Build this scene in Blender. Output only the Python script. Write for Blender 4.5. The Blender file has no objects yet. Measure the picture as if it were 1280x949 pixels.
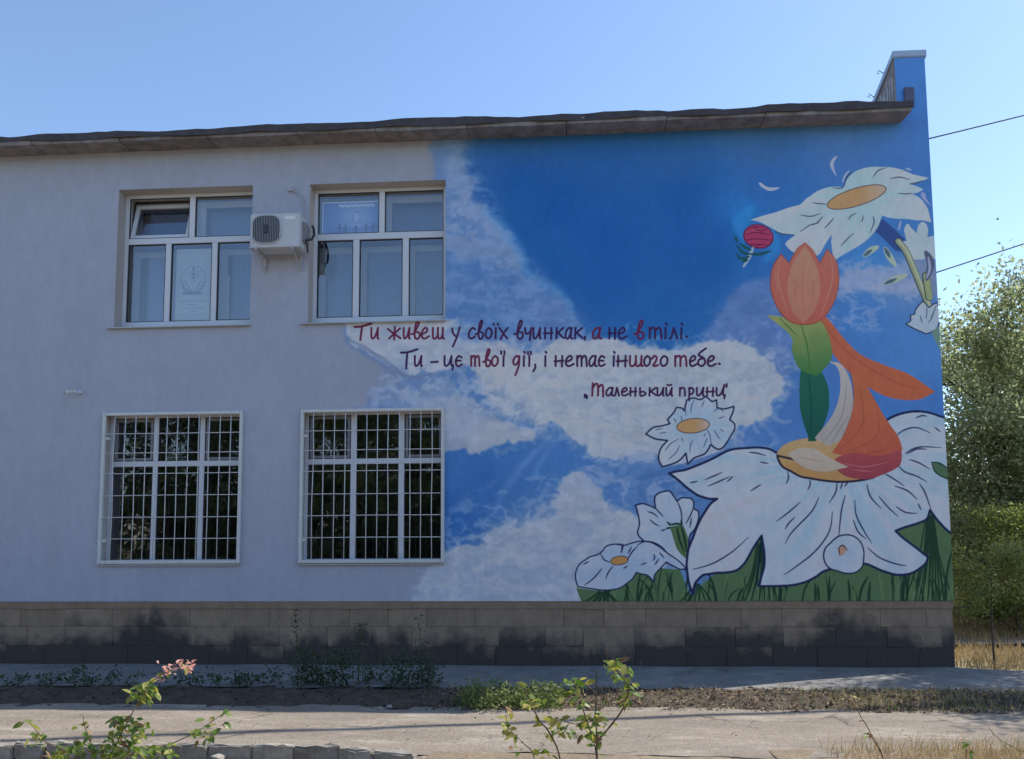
import bpy, bmesh, math, random
import numpy as np
from mathutils import Vector, Matrix
random.seed(7); RNG = np.random.default_rng(7)
S = bpy.context.scene
C = S.collection
# ------------------------------------------------------------------ camera
F = 1000.0                                   # focal length in photograph pixels (1280 wide)
CD, YAW, PITCH, ROLL, PY = 10.0934, 0.063795, 0.089993, -0.005827, 583.17
def cam_axes():
    cy, sy = math.cos(YAW), math.sin(YAW); cp, sp = math.cos(PITCH), math.sin(PITCH)
    cr, sr = math.cos(ROLL), math.sin(ROLL)
    r = Vector((cy, sy, 0)); f = Vector((-sy, cy, 0)); u = Vector((0, 0, 1))
    f2 = cp*f + sp*u; u2 = -sp*f + cp*u
    return cr*r + sr*u2, -sr*r + cr*u2, f2
AR, AU, AF = cam_axes()
EYE = Vector((0, -CD, 1.6))
cam = bpy.data.cameras.new('camera'); camo = bpy.data.objects.new('camera', cam); C.objects.link(camo)
cam.sensor_width = 36; cam.lens = F/1280*36; cam.shift_y = (PY-474.5)/1280; cam.clip_start = .05; cam.clip_end = 2000
M3 = Matrix((AR, AU, -AF)).transposed()
camo.matrix_world = Matrix.Translation(EYE) @ M3.to_4x4()
S.camera = camo
def at(px, py, Y=0.0):                       # where a traced point of the photograph lies on the real plane y = Y
    px, py = float(px), float(py); d = AF + (px-640)/F*AR + (PY-py)/F*AU
    return EYE + d*((CD+Y)/d.y)
def ground_at(px, py, z=0.0):
    px, py = float(px), float(py); d = AF + (px-640)/F*AR + (PY-py)/F*AU
    return EYE + d*((z-1.6)/d.z)
# ------------------------------------------------------------------ sky, sun, exposure
SUN_EL, SUN_AZ = math.radians(50.2), math.atan2(2.3, 1.0)     # azimuth clockwise from +y
wd = bpy.data.worlds.new('World'); S.world = wd; wd.use_nodes = True
nt = wd.node_tree; bg = nt.nodes['Background']
sk = nt.nodes.new('ShaderNodeTexSky'); sk.sky_type = 'NISHITA'; sk.sun_disc = False
sk.sun_elevation = SUN_EL; sk.sun_rotation = SUN_AZ
sk.air_density = 1.0; sk.dust_density = 0.4; sk.ozone_density = 3.0
nt.links.new(sk.outputs[0], bg.inputs[0]); bg.inputs[1].default_value = 0.12
sl = bpy.data.lights.new('sun', 'SUN'); sl.energy = 3.2; sl.angle = math.radians(.45); sl.color = (1, .93, .82)
so = bpy.data.objects.new('sun', sl); C.objects.link(so)
SUNV = Vector((math.cos(SUN_EL)*math.sin(SUN_AZ), math.cos(SUN_EL)*math.cos(SUN_AZ), math.sin(SUN_EL)))
so.rotation_euler = SUNV.to_track_quat('Z', 'Y').to_euler()
S.view_settings.view_transform = 'Standard'; S.view_settings.look = 'None'
S.view_settings.exposure = 1.0; S.view_settings.gamma = 1.0
# illumination on the shaded facade as it shows in the photograph (used to turn seen paint colours into base colours)
ILL = np.array([.372, .45, .565])
def lin(c):
    c = np.asarray(c, float)/255.0
    return np.where(c <= .04045, c/12.92, ((c+.055)/1.055)**2.4)
def paint(c): return tuple(np.clip(lin(c)/ILL, .004, .84))
# ------------------------------------------------------------------ materials
def mat(name, col, rough=.8, var=.0, vs=3.0, bump=0.0, bs=60.0, metal=0.0, col2=None, spec=.5, objrand=0.0, detail=6):
    m = bpy.data.materials.new(name); m.use_nodes = True; t = m.node_tree; b = t.nodes['Principled BSDF']
    b.inputs['Roughness'].default_value = rough; b.inputs['Metallic'].default_value = metal
    b.inputs['Specular IOR Level'].default_value = spec
    c1 = (*col, 1); c2 = (*(col2 if col2 else [x*(1-var) for x in col]), 1)
    tc = t.nodes.new('ShaderNodeTexCoord')
    if var or col2:
        n = t.nodes.new('ShaderNodeTexNoise'); n.inputs['Scale'].default_value = vs; n.inputs['Detail'].default_value = detail
        n.inputs['Roughness'].default_value = .65
        r = t.nodes.new('ShaderNodeValToRGB'); r.color_ramp.elements[0].position = .33; r.color_ramp.elements[1].position = .68
        r.color_ramp.elements[0].color = c2; r.color_ramp.elements[1].color = c1
        t.links.new(tc.outputs['Object'], n.inputs['Vector']); t.links.new(n.outputs[0], r.inputs[0])
        out = r.outputs[0]
    else:
        rg = t.nodes.new('ShaderNodeRGB'); rg.outputs[0].default_value = c1; out = rg.outputs[0]
    if objrand:
        oi = t.nodes.new('ShaderNodeObjectInfo'); hv = t.nodes.new('ShaderNodeHueSaturation')
        mr = t.nodes.new('ShaderNodeMapRange'); mr.inputs[3].default_value = 1-objrand; mr.inputs[4].default_value = 1+objrand
        t.links.new(oi.outputs['Random'], mr.inputs[0]); t.links.new(mr.outputs[0], hv.inputs['Value'])
        t.links.new(out, hv.inputs['Color']); out = hv.outputs[0]
    t.links.new(out, b.inputs['Base Color'])
    if bump:
        n2 = t.nodes.new('ShaderNodeTexNoise'); n2.inputs['Scale'].default_value = bs; n2.inputs['Detail'].default_value = 5
        bp = t.nodes.new('ShaderNodeBump'); bp.inputs['Strength'].default_value = bump; bp.inputs['Distance'].default_value = .01
        t.links.new(tc.outputs['Object'], n2.inputs['Vector']); t.links.new(n2.outputs[0], bp.inputs['Height'])
        t.links.new(bp.outputs[0], b.inputs['Normal'])
    return m
def leaf_mat(name, c1, c2, trans=.35, rough=.5):
    m = bpy.data.materials.new(name); m.use_nodes = True; t = m.node_tree
    b = t.nodes['Principled BSDF']; b.inputs['Roughness'].default_value = rough; b.inputs['Specular IOR Level'].default_value = .35
    g = t.nodes.new('ShaderNodeNewGeometry'); oi = t.nodes.new('ShaderNodeObjectInfo')
    ad = t.nodes.new('ShaderNodeMath'); ad.operation = 'ADD'; fr = t.nodes.new('ShaderNodeMath'); fr.operation = 'FRACT'
    t.links.new(g.outputs['Random Per Island'], ad.inputs[0]); t.links.new(oi.outputs['Random'], ad.inputs[1]); t.links.new(ad.outputs[0], fr.inputs[0])
    r = t.nodes.new('ShaderNodeValToRGB'); r.color_ramp.elements[0].color = (*c1, 1); r.color_ramp.elements[1].color = (*c2, 1)
    t.links.new(fr.outputs[0], r.inputs[0]); t.links.new(r.outputs[0], b.inputs['Base Color'])
    tr = t.nodes.new('ShaderNodeBsdfTranslucent'); mx = t.nodes.new('ShaderNodeMixShader'); mx.inputs[0].default_value = trans
    hs = t.nodes.new('ShaderNodeHueSaturation'); hs.inputs['Saturation'].default_value = 1.15; hs.inputs['Value'].default_value = 1.5
    t.links.new(r.outputs[0], hs.inputs['Color']); t.links.new(hs.outputs[0], tr.inputs['Color'])
    t.links.new(b.outputs[0], mx.inputs[1]); t.links.new(tr.outputs[0], mx.inputs[2])
    t.links.new(mx.outputs[0], t.nodes['Material Output'].inputs[0])
    return m
# ------------------------------------------------------------------ object helpers
def tag(o, label=None, cat=None, group=None, kind=None):
    if label: o['label'] = label
    if cat: o['category'] = cat
    if group: o['group'] = group
    if kind: o['kind'] = kind
    return o
def empty(name, loc=(0, 0, 0), parent=None):
    o = bpy.data.objects.new(name, None); C.objects.link(o); o.location = loc; o.empty_display_size = .2
    if parent: o.parent = parent
    return o
class MB:
    def __init__(s): s.v = []; s.f = []
    def quad(s, a, b, c, d):
        n = len(s.v); s.v += [tuple(a), tuple(b), tuple(c), tuple(d)]; s.f.append((n, n+1, n+2, n+3)); return s
    def box(s, x0, x1, y0, y1, z0, z1, jit=0.0):
        n = len(s.v)
        for x in (x0, x1):
            for y in (y0, y1):
                for z in (z0, z1):
                    s.v.append((x+random.uniform(-jit, jit), y+random.uniform(-jit, jit), z+random.uniform(-jit, jit)))
        for f in ((0,1,3,2),(4,6,7,5),(0,4,5,1),(2,3,7,6),(0,2,6,4),(1,5,7,3)): s.f.append(tuple(n+i for i in f))
        return s
    def tube(s, pts, r, seg=6, r1=None):
        pts = [Vector(p) for p in pts]; n0 = len(s.v); m = len(pts)
        for i, p in enumerate(pts):
            d = (pts[min(i+1, m-1)]-pts[max(i-1, 0)])
            if d.length < 1e-9: d = Vector((0, 0, 1))
            d.normalize()
            a = d.orthogonal().normalized(); ref = Vector((0.3, 0.2, 1)) if abs(d.z) < .9 else Vector((1, .1, 0))
            a = d.cross(ref).normalized(); b = d.cross(a)
            rr = r if r1 is None else r+(r1-r)*i/max(1, m-1)
            for k in range(seg):
                t = 2*math.pi*k/seg; s.v.append(tuple(p+rr*(math.cos(t)*a+math.sin(t)*b)))
        for i in range(m-1):
            for k in range(seg):
                k2 = (k+1) % seg
                s.f.append((n0+i*seg+k, n0+i*seg+k2, n0+(i+1)*seg+k2, n0+(i+1)*seg+k))
        s.f.append(tuple(n0+k for k in range(seg))[::-1]); s.f.append(tuple(n0+(m-1)*seg+k for k in range(seg)))
        return s
    def build(s, name, material, parent=None, bevel=0.0, smooth=False, off=None):
        me = bpy.data.meshes.new(name)
        v = s.v if off is None else [(a[0]-off[0], a[1]-off[1], a[2]-off[2]) for a in s.v]
        me.from_pydata(v, [], s.f); me.validate(); me.update()
        bm = bmesh.new(); bm.from_mesh(me); bmesh.ops.recalc_face_normals(bm, faces=bm.faces)
        if bevel: bmesh.ops.bevel(bm, geom=list(bm.edges), offset=bevel, segments=2, affect='EDGES', clamp_overlap=True)
        bm.to_mesh(me); bm.free()
        if smooth:
            for p in me.polygons: p.use_smooth = True
        me.materials.append(material)
        o = bpy.data.objects.new(name, me); C.objects.link(o)
        if off is not None and parent is None: o.location = off
        if parent is not None: o.parent = parent
        return o
def raw_mesh(name, V, Fq, material, parent=None):            # numpy quads
    me = bpy.data.meshes.new(name); nv, nf = len(V), len(Fq); k = Fq.shape[1]
    me.vertices.add(nv); me.vertices.foreach_set('co', V.astype(np.float32).ravel())
    me.loops.add(nf*k); me.loops.foreach_set('vertex_index', Fq.astype(np.int32).ravel())
    me.polygons.add(nf); me.polygons.foreach_set('loop_start', np.arange(0, nf*k, k, dtype=np.int32))
    try: me.polygons.foreach_set('loop_total', np.full(nf, k, dtype=np.int32))
    except Exception: pass
    me.update(calc_edges=True); me.materials.append(material)
    o = bpy.data.objects.new(name, me); C.objects.link(o)
    if parent is not None: o.parent = parent
    return o
def leaves_mesh(P, size, aspect=.45, rng=RNG, down=.0, fold=.25):
    n = len(P); d = rng.normal(size=(n, 3)); d[:, 2] -= down; d /= np.linalg.norm(d, axis=1)[:, None]
    e = rng.normal(size=(n, 3)); a = np.cross(d, e); a /= np.linalg.norm(a, axis=1)[:, None]; nn = np.cross(d, a)
    s = (size*rng.uniform(.6, 1.3, n))[:, None]
    b = P; tip = P+d*s; l = P+d*s*.45+a*s*aspect*.5+nn*s*fold*.3; r = P+d*s*.45-a*s*aspect*.5+nn*s*fold*.3
    V = np.stack([b, l, tip, r], 1).reshape(-1, 3)
    return V, np.arange(n*4).reshape(-1, 4)
# ------------------------------------------------------------------ mural painter (numpy canvas of the painted wall, metres)
TX0, TX1, TZ0, TZ1, TS = -3.35, 4.78, .76, 7.96, 180
TW, TH = int((TX1-TX0)*TS), int((TZ1-TZ0)*TS)
def t_of(px, py):
    p = at(px, py, 0); return ((p.x-TX0)*TS, (p.z-TZ0)*TS)
def fbm(scale, octv=4, seed=0, ax=1.0):
    rg = np.random.default_rng(seed); out = np.zeros((TH, TW), np.float32); amp = 1.0; tot = 0
    for o in range(octv):
        s = scale/(2**o); gh, gw = int(TH/s)+3, int(TW/(s*ax))+3; g = rg.random((gh, gw)).astype(np.float32)
        y = np.arange(TH)/s; x = np.arange(TW)/(s*ax); yi = y.astype(int); xi = x.astype(int); fy = y-yi; fx = x-xi
        fy = fy*fy*(3-2*fy); fx = fx*fx*(3-2*fx)
        r0 = g[yi][:, xi]*(1-fx)+g[yi][:, xi+1]*fx; r1 = g[yi+1][:, xi]*(1-fx)+g[yi+1][:, xi+1]*fx
        out += amp*(r0*(1-fy[:, None])+r1*fy[:, None]); tot += amp; amp *= .55
    return out/tot*2-1
N1, N2 = fbm(60, 5, 1), fbm(60, 5, 2); N3 = fbm(90, 5, 3, 1.6); N4 = fbm(28, 4, 4, 2.2); N5 = fbm(240, 4, 5); N6 = fbm(9, 2, 6); N7 = fbm(20, 3, 7); N8 = fbm(20, 3, 8)
IMG = np.zeros((TH, TW, 3), np.float32); ALP = np.zeros((TH, TW), np.float32)
YY, XX = np.mgrid[0:TH, 0:TW].astype(np.float32)
def smooth_pts(pts, closed=True, n=6):
    P = np.array(pts, float); m = len(P); out = []
    rngi = range(m if closed else m-1)
    for i in rngi:
        if closed: p0, p1, p2, p3 = P[(i-1) % m], P[i], P[(i+1) % m], P[(i+2) % m]
        else: p0, p1, p2, p3 = P[max(i-1, 0)], P[i], P[i+1], P[min(i+2, m-1)]
        for k in range(n):
            t = k/n
            out.append(.5*((2*p1)+(-p0+p2)*t+(2*p0-5*p1+4*p2-p3)*t*t+(-p0+3*p1-3*p2+p3)*t**3))
    if not closed: out.append(P[-1])
    return np.array(out)
def sharp_smooth(pts, closed=True, n=5, ang=70):             # smooth, but keep sharp corners (petal tips)
    P = np.array(pts, float); m = len(P); out = []
    def corner(i):
        if not closed and (i <= 0 or i >= m-1): return True
        a = P[i]-P[(i-1) % m]; b = P[(i+1) % m]-P[i]
        c = np.dot(a, b)/(np.linalg.norm(a)*np.linalg.norm(b)+1e-9)
        return math.degrees(math.acos(max(-1, min(1, c)))) > ang
    for i in range(m if closed else m-1):
        p1, p2 = P[i], P[(i+1) % m]
        p0 = 2*p1-p2 if corner(i) else P[(i-1) % m]; p3 = 2*p2-p1 if corner((i+1) % m) else P[(i+2) % m]
        for k in range(n):
            t = k/n; out.append(.5*((2*p1)+(-p0+p2)*t+(2*p0-5*p1+4*p2-p3)*t*t+(-p0+3*p1-3*p2+p3)*t**3))
    if not closed: out.append(P[-1])
    return np.array(out)
def poly_mask(T):                                            # T in texture px
    M = np.zeros((TH, TW), np.float32); T = np.asarray(T); x1, y1 = T[:, 0], T[:, 1]; x2, y2 = np.roll(x1, -1), np.roll(y1, -1)
    for r in range(max(0, int(y1.min())), min(TH, int(y1.max())+2)):
        y = r+.5; c = (y1 <= y) != (y2 <= y)
        if not c.any(): continue
        xs = np.sort(x1[c]+(y-y1[c])*(x2[c]-x1[c])/(y2[c]-y1[c]))
        for k in range(0, len(xs)-1, 2): M[r, max(0, int(round(xs[k]))):max(0, min(TW, int(round(xs[k+1]))))] = 1
    return M
def blur(M, r):
    r = int(r)
    if r < 1: return M
    for _ in range(2):
        for axn in (0, 1):
            P = np.pad(M, [(r+1, r) if a == axn else (0, 0) for a in (0, 1)], mode='edge').cumsum(axn)
            n = M.shape[axn]; w = 2*r+1
            M = (P[w:w+n]-P[:n])/w if axn == 0 else (P[:, w:w+n]-P[:, :n])/w
    return M
def warp(M, amp, fine=.4):
    dx = (N1*amp+N7*amp*.8+N6*amp*fine); dy = (N2*amp+N8*amp*.8+np.roll(N6, 37, 0)*amp*fine)
    return M[np.clip(YY+dy*1.0, 0, TH-1).astype(int), np.clip(XX+dx*1.6, 0, TW-1).astype(int)]
def comp(M, col, a=1.0):
    global IMG
    col = np.asarray(col, np.float32)
    m = (M*a)[..., None]; IMG = IMG*(1-m)+col*m
    np.maximum(ALP, 0, out=ALP); ALP[:] = ALP+(1-ALP)*M*a
def to_t(pts): return np.array([t_of(*p) for p in pts])
def cloud(pts, col, feather=3, amp=14, a=1.0, mott=18, tint=(95, 122, 160)):
    M = poly_mask(to_t(smooth_pts(pts))); M = warp(M, amp); M = blur(M, feather)
    t = np.clip(.5+N3*1.2, 0, 1)[..., None]*.5*mott/18
    c = np.array(col, np.float32)*(1-t)+np.array(tint, np.float32)*t + N4[..., None]*9+N7[..., None]*7
    comp(M, c, a); return M
SEG = []
def stroke(pts, w, col, taper=True, a=1.0, soft=.8, smooth=True):
    global IMG
    P = to_t(smooth_pts(pts, False, 5) if (smooth and len(pts) > 2) else pts); n = len(P); wt = w*.5*TS/86.0
    x0, x1 = int(max(0, P[:, 0].min()-wt-4)), int(min(TW, P[:, 0].max()+wt+4)); y0, y1 = int(max(0, P[:, 1].min()-wt-4)), int(min(TH, P[:, 1].max()+wt+4))
    if x1 <= x0 or y1 <= y0: return None
    X, Y = XX[y0:y1, x0:x1], YY[y0:y1, x0:x1]; m = np.zeros_like(X)
    for i in range(n-1):
        ax, ay = P[i]; bx, by = P[i+1]; dx, dy = bx-ax, by-ay; L = dx*dx+dy*dy+1e-9
        t = np.clip(((X-ax)*dx+(Y-ay)*dy)/L, 0, 1); d = np.hypot(X-ax-t*dx, Y-ay-t*dy)
        s = (i+t)/(n-1); r = wt*(1 if not taper else .35+.65*np.sin(np.pi*np.clip(s*.9+.08, 0, 1)))
        m = np.maximum(m, np.clip((r-d)/soft+.5, 0, 1))
    m = m*a; IMG[y0:y1, x0:x1] = IMG[y0:y1, x0:x1]*(1-m[..., None])+np.array(col, np.float32)*m[..., None]
    A = ALP[y0:y1, x0:x1]; A[:] = A+(1-A)*m
    return (m, x0, y0)
PATCH = []                                                    # (kind name, label, polygon px, order)
NAVY = (28, 36, 74)
# --- base of the painted sky: soft field through seen colours
CP = [(560,190,84,114,163),(600,200,40,86,152),(650,180,40,84,145),(750,200,34,82,148),(750,300,28,78,150),(850,200,40,86,148),(850,300,32,82,152),
 (650,225,30,80,150),(700,260,28,78,149),(850,250,30,80,150),(900,330,32,84,152),(760,350,29,80,150),(700,330,30,82,151),(650,290,32,84,152),(820,390,34,88,155),(950,180,52,94,152),(950,230,44,92,160),(905,290,36,86,156),(1060,180,62,104,166),(1140,180,62,106,172),(1140,100,60,108,176),(1130,80,60,108,178),(1150,160,58,104,172),
 (1110,300,58,106,172),(1090,330,56,114,182),(1120,345,90,122,168),(930,350,44,96,164),(925,270,40,106,176),(980,380,66,104,166),(1010,420,66,104,168),(1080,400,62,110,176),(1150,450,66,114,178),
 (1170,500,60,104,170),(1100,520,58,104,170),(985,520,62,104,166),(930,560,70,108,166),(970,550,66,108,170),(570,560,52,98,160),(600,600,48,94,158),(570,650,42,88,154),(640,580,56,102,164),
 (700,570,60,106,168),(760,590,66,106,166),(840,610,66,104,160),(870,640,70,106,160),(570,300,66,104,162),(590,350,60,104,166),(640,400,74,112,166),(560,390,60,102,160),(620,500,74,112,166),(520,480,92,118,162),
 (680,540,64,106,166),(800,560,80,116,168),(700,700,136,150,174),(640,720,134,148,174),(530,740,120,136,166)]
g = 12; gy, gx = np.mgrid[0:TH:g, 0:TW:g].astype(np.float32); num = np.zeros(gy.shape+(3,)); den = np.zeros(gy.shape)
for (px, py, r_, g_, b_) in CP:
    tx, ty = t_of(px, py); w = 1/(((gx-tx)**2+(gy-ty)**2)+900)**1.7; num += w[..., None]*np.array([r_, g_, b_]); den += w
fld = num/den[..., None]; yi = np.clip(YY/g, 0, fld.shape[0]-1.001); xi = np.clip(XX/g, 0, fld.shape[1]-1.001)
a0 = yi.astype(int); b0 = xi.astype(int); fy = (yi-a0)[..., None]; fx = (xi-b0)[..., None]
a1 = np.minimum(a0+1, fld.shape[0]-1); b1 = np.minimum(b0+1, fld.shape[1]-1)
IMG = ((fld[a0, b0]*(1-fx)+fld[a0, b1]*fx)*(1-fy)+(fld[a1, b0]*(1-fx)+fld[a1, b1]*fx)*fy).astype(np.float32)
IMG += N5[..., None]*5+N6[..., None]*1.5
# where there is paint at all: soft left border
mural_px = [(552,150),(547,185),(543,215),(543,228),(543,330),(543,404),(452,403),(428,408),(432,426),(452,440),(478,458),(492,478),(470,492),(455,512),(500,520),(538,520),(538,640),(538,700),(530,722),(515,740),(512,770),(1240,770),(1240,20),(552,20)]
ALP = np.clip(warp(blur(poly_mask(to_t(mural_px)), 9), 7), 0, 1)
ALP *= 1.0
B0 = ALP.copy()
# --- clouds
W1 = (150, 162, 182)
cloud([(545,160),(574,176),(570,206),(581,222),(600,226),(584,248),(600,262),(614,273),(641,299),(654,330),(679,355),(698,365),(722,397),(730,425),(600,430),(540,400),(540,250)], (92, 120, 170), 3, 10, .9, 24, (66, 106, 164))
cloud([(562,190),(578,200),(590,228),(585,250),(600,262),(560,262)], (112, 134, 172), 8, 12, .7)
cloud([(557,255),(600,270),(640,305),(655,340),(640,345),(600,325),(557,318)], (116, 136, 176), 10, 14, .75)
for q in ([(604,262),(622,280),(640,300),(652,322),(660,345)], [(655,340),(680,357),(700,368),(716,388)]): stroke(q, 14, (70, 132, 190), True, .35, 14)
cloud([(893,402),(908,378),(926,356),(950,348),(972,358),(988,392),(990,440),(978,480),(940,440),(905,432),(880,425)], (84, 112, 166), 5, 9, .8, 20, (72, 106, 164))
# clouds around the lettering
cloud([(575,432),(600,427),(628,428),(645,440),(668,440),(690,430),(706,424),(765,424),(800,432),(830,438),(862,434),(890,428),(915,428),(938,432),(955,444),(968,458),(980,478),(978,494),(966,506),(962,518),(945,527),(922,536),(905,562),(880,580),(845,578),(811,569),(783,569),(749,571),(728,559),(710,545),(693,531),(669,531),(640,520),(622,508),(608,494),(598,478),(588,462),(578,450)], (154, 162, 178), 2, 9, 1, 22, (132, 150, 174))
cloud([(436,400),(500,400),(560,398),(576,398),(570,420),(592,438),(588,458),(560,462),(520,470),(500,468),(488,458),(468,444),(450,436),(436,425)], (148, 158, 178), 2, 8, 1, 22, (120, 142, 172))
cloud([(557,496),(585,494),(608,510),(625,524),(650,532),(667,541),(655,551),(628,556),(606,566),(588,566),(570,560),(545,560),(520,510)], (148, 158, 178), 2, 9, 1, 18)
cloud([(468,505),(490,490),(520,480),(560,482),(590,496),(560,505),(500,515)], (118, 138, 172), 6, 9, .6)
# lower cloud bank
cloud([(510,770),(515,745),(530,722),(552,692),(576,683),(592,684),(610,668),(624,660),(645,660),(658,653),(675,650),(691,644),(694,625),(700,611),(709,598),(719,590),(731,596),(740,604),(750,613),(754,626),(760,642),(778,640),(800,650),(830,700),(860,760),(860,800),(510,800)], (142, 153, 175), 2, 10, 1, 20, (122, 142, 170))
# mottled folds in the clouds
rr = random.Random(3)
for (x0, y0, x1, y1, n) in ((590,470,960,565,26),(570,665,800,740,26),(450,410,570,460,8),(705,605,760,650,6)):
    for i in range(n):
        x, y = rr.uniform(x0, x1), rr.uniform(y0, y1); q = [(x, y)]
        for k in range(4): x += rr.uniform(5, 12); y += rr.uniform(-6, 6); q.append((x, y))
        stroke(q, rr.uniform(4, 9), rr.choice([(116, 136, 168), (128, 146, 172), (166, 172, 184), (118, 142, 166)]), True, .32, 7)
# layered wisps: ridged noise inside soft regions
NA, NB = fbm(34, 5, 21, 1.9), fbm(34, 5, 22, 1.9)
def wisps(pts, col, a=.6, thr=.72, soft=12, src=None, k=5, amp=10):
    M = blur(poly_mask(to_t(smooth_pts(pts))), soft); r = 1-np.abs((NA if src is None else src))*2.2
    comp(blur(M*np.clip((warp(r, amp)-thr)*k*.8, 0, 1), 1), col, a*.85)
wisps([(560,640),(640,600),(700,600),(700,650),(620,670),(560,700)], (118, 144, 186), .6, .66)
wisps([(740,560),(860,560),(960,540),(960,575),(860,625),(740,625)], (124, 146, 184), .75, .58)
wisps([(470,470),(560,466),(640,500),(680,540),(600,520),(500,520),(450,510)], (132, 150, 180), .75, .55)
wisps([(480,462),(560,462),(640,500),(670,536),(600,515),(520,490)], (70, 104, 156), .7, .62, 8, NB)
wisps([(556,190),(590,200),(640,300),(720,390),(720,430),(556,430)], (106, 136, 182), .55, .55, 14)
wisps([(556,230),(620,300),(700,380),(640,420),(556,420)], (58, 100, 160), .5, .60, 14, NB)
wisps([(880,400),(960,350),(1000,420),(980,500),(930,430)], (104, 130, 178), .3, .6)
wisps([(575,430),(965,435),(985,490),(900,570),(760,570),(640,520)], (120, 140, 168), .55, .55, 12, NB, 3)
wisps([(575,430),(965,435),(985,490),(900,570),(760,570),(640,520)], (164, 172, 186), .6, .6, 12, NA, 3)
wisps([(520,750),(560,690),(700,620),(760,620),(860,740)], (114, 136, 166), .6, .5, 12, NB, 3)
wisps([(520,750),(560,690),(700,620),(760,620),(860,740)], (158, 166, 182), .6, .62, 12, NA, 3)
wisps([(436,404),(570,404),(590,450),(500,470)], (120, 140, 168), .5, .5, 10, NB, 3)
wisps([(1030,330),(1160,330),(1160,375),(1030,372)], (150, 160, 190), .6, .6, 8)
wisps([(1030,385),(1120,385),(1120,410),(1030,412)], (150, 165, 200), .6, .74, 6)
# wispy torn rims
def rim(pts, n, w=(1, 3), col=(168, 182, 205), a=.6, spread=5, ln=9):
    P = smooth_pts(pts, False, 12)
    for i in range(n):
        p = P[rr.randrange(len(P))]; x, y = p[0]+rr.gauss(0, spread), p[1]+rr.gauss(0, spread); q = [(x, y)]
        t = rr.uniform(-.6, .6)
        for k in range(3): x += rr.uniform(.3, 1)*ln*.5*math.cos(t); y += ln*.5*math.sin(t)+rr.uniform(-2, 2); t += rr.uniform(-.8, .8); q.append((x, y))
        stroke(q, rr.uniform(*w)*1.7, col, True, a*.42*rr.uniform(.3, 1), 4)
rim([(552,692),(592,684),(624,662),(658,653),(691,644),(696,620),(719,590),(740,604),(756,640)], 70)
rim([(596,475),(613,496),(640,522),(669,531),(693,531),(728,559),(749,571),(811,569)], 60)
rim([(566,500),(610,512),(650,532),(660,548),(606,566)], 40)
rim([(575,432),(640,434),(700,426),(800,432),(862,436),(915,428),(955,444),(975,475),(965,510),(925,536)], 70, (1, 3), (172, 184, 208), .55, 4)
rim([(560,265),(600,262),(584,248),(575,200)], 18, (1, 2), (120, 150, 200), .5, 4)
rim([(755,590),(800,600),(850,612)], 40, (1.5, 4), (118, 144, 184), .7, 12, 18)
rim([(800,575),(850,585),(900,575),(930,560)], 22, (1.5, 4), (110, 138, 182), .6, 6, 16)
rim([(560,665),(600,650),(640,630),(680,605)], 26, (1, 3), (130, 156, 196), .6, 8, 14)
rim([(470,475),(510,485),(560,478),(600,505)], 40, (1, 4), (140, 160, 190), .6, 9, 14)
rim([(480,468),(530,474),(590,466),(620,500),(650,525)], 30, (2, 5), (74, 110, 162), .6, 6, 16)
rim([(768,410),(790,420),(850,428),(890,412)], 16, (1, 2.5), (140, 168, 205), .7, 5)
rim([(930,430),(960,400),(975,430),(985,470)], 20, (1, 2.5), (130, 156, 200), .6, 8)
# grey contour at the ragged left border
for q in ([(433,424),(450,432),(464,440),(478,452)], [(462,440),(475,446),(490,458),(502,468),(520,472),(545,466)], [(476,456),(486,462),(497,474)]):
    stroke(q, 4.5, (92, 108, 142), True, .6, 3)
for q, w in (([(618,640),(632,612),(652,584),(668,566)], 9), ([(664,596),(684,566),(702,545)], 5), ([(650,585),(680,555),(698,542)], 5)): stroke(q, w, (120, 150, 196), True, .20, 14)
# right-hand pale bands and wisps
cloud([(1040,352),(1062,340),(1090,338),(1115,344),(1140,350),(1150,362),(1130,368),(1098,366),(1065,362),(1045,362)], (128, 144, 180), 4, 7, .8, 20, (100, 124, 170))
rim([(1045,365),(1075,358),(1100,366),(1135,362)], 22, (1, 3), (165, 175, 205), .7, 4, 14)
rim([(1050,402),(1072,394),(1105,398)], 12, (1, 2.5), (150, 165, 205), .8, 3, 14)
rim([(1025,388),(1040,390)], 6, (1, 2), (140, 160, 205), .8, 3, 10)
stroke([(938,262),(925,280),(930,300)], 16, (48, 128, 196), True, .5, 14)
stroke([(965,290),(968,310),(958,325)], 12, (48, 128, 196), True, .5, 12)
# --- painted grass base
def fill(pts, col, sharp=True, a=1.0, ang=70, feather=0):
    q = sharp_smooth(pts, True, 5, ang) if sharp else smooth_pts(pts)
    M = poly_mask(to_t(q)); M = blur(M, feather); comp(M, col, a); return q, M
GR = [(720,735),(753,739),(800,712),(850,712),(862,745),(900,712),(938,688),(951,672),(960,690),(1040,700),(1110,690),(1120,664),(1160,640),(1200,662),(1210,780),(738,780)]
qg, _ = fill(GR, (68, 94, 70), ang=30)
IMG += 0
PATCH.append(('painted_grass', None, qg, 1))
for i in range(70):
    x = rr.uniform(735, 1195); y = 752; h = rr.uniform(14, 44)*(1.6 if x > 1110 else 1.0); dx = rr.uniform(-16, 16)
    yt = y-h
    stroke([(x, y+4), (x+dx*.3, y-h*.5), (x+dx, yt)], rr.uniform(1.4, 3.2), (26, 50, 40), True, .85)
for i in range(40):
    x = rr.uniform(740, 1190); h = rr.uniform(14, 34); dx = rr.uniform(-10, 10)
    stroke([(x, 756), (x+dx*.3, 752-h*.5), (x+dx, 752-h)], rr.uniform(2, 4), (82, 108, 80), True, .5)
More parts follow.
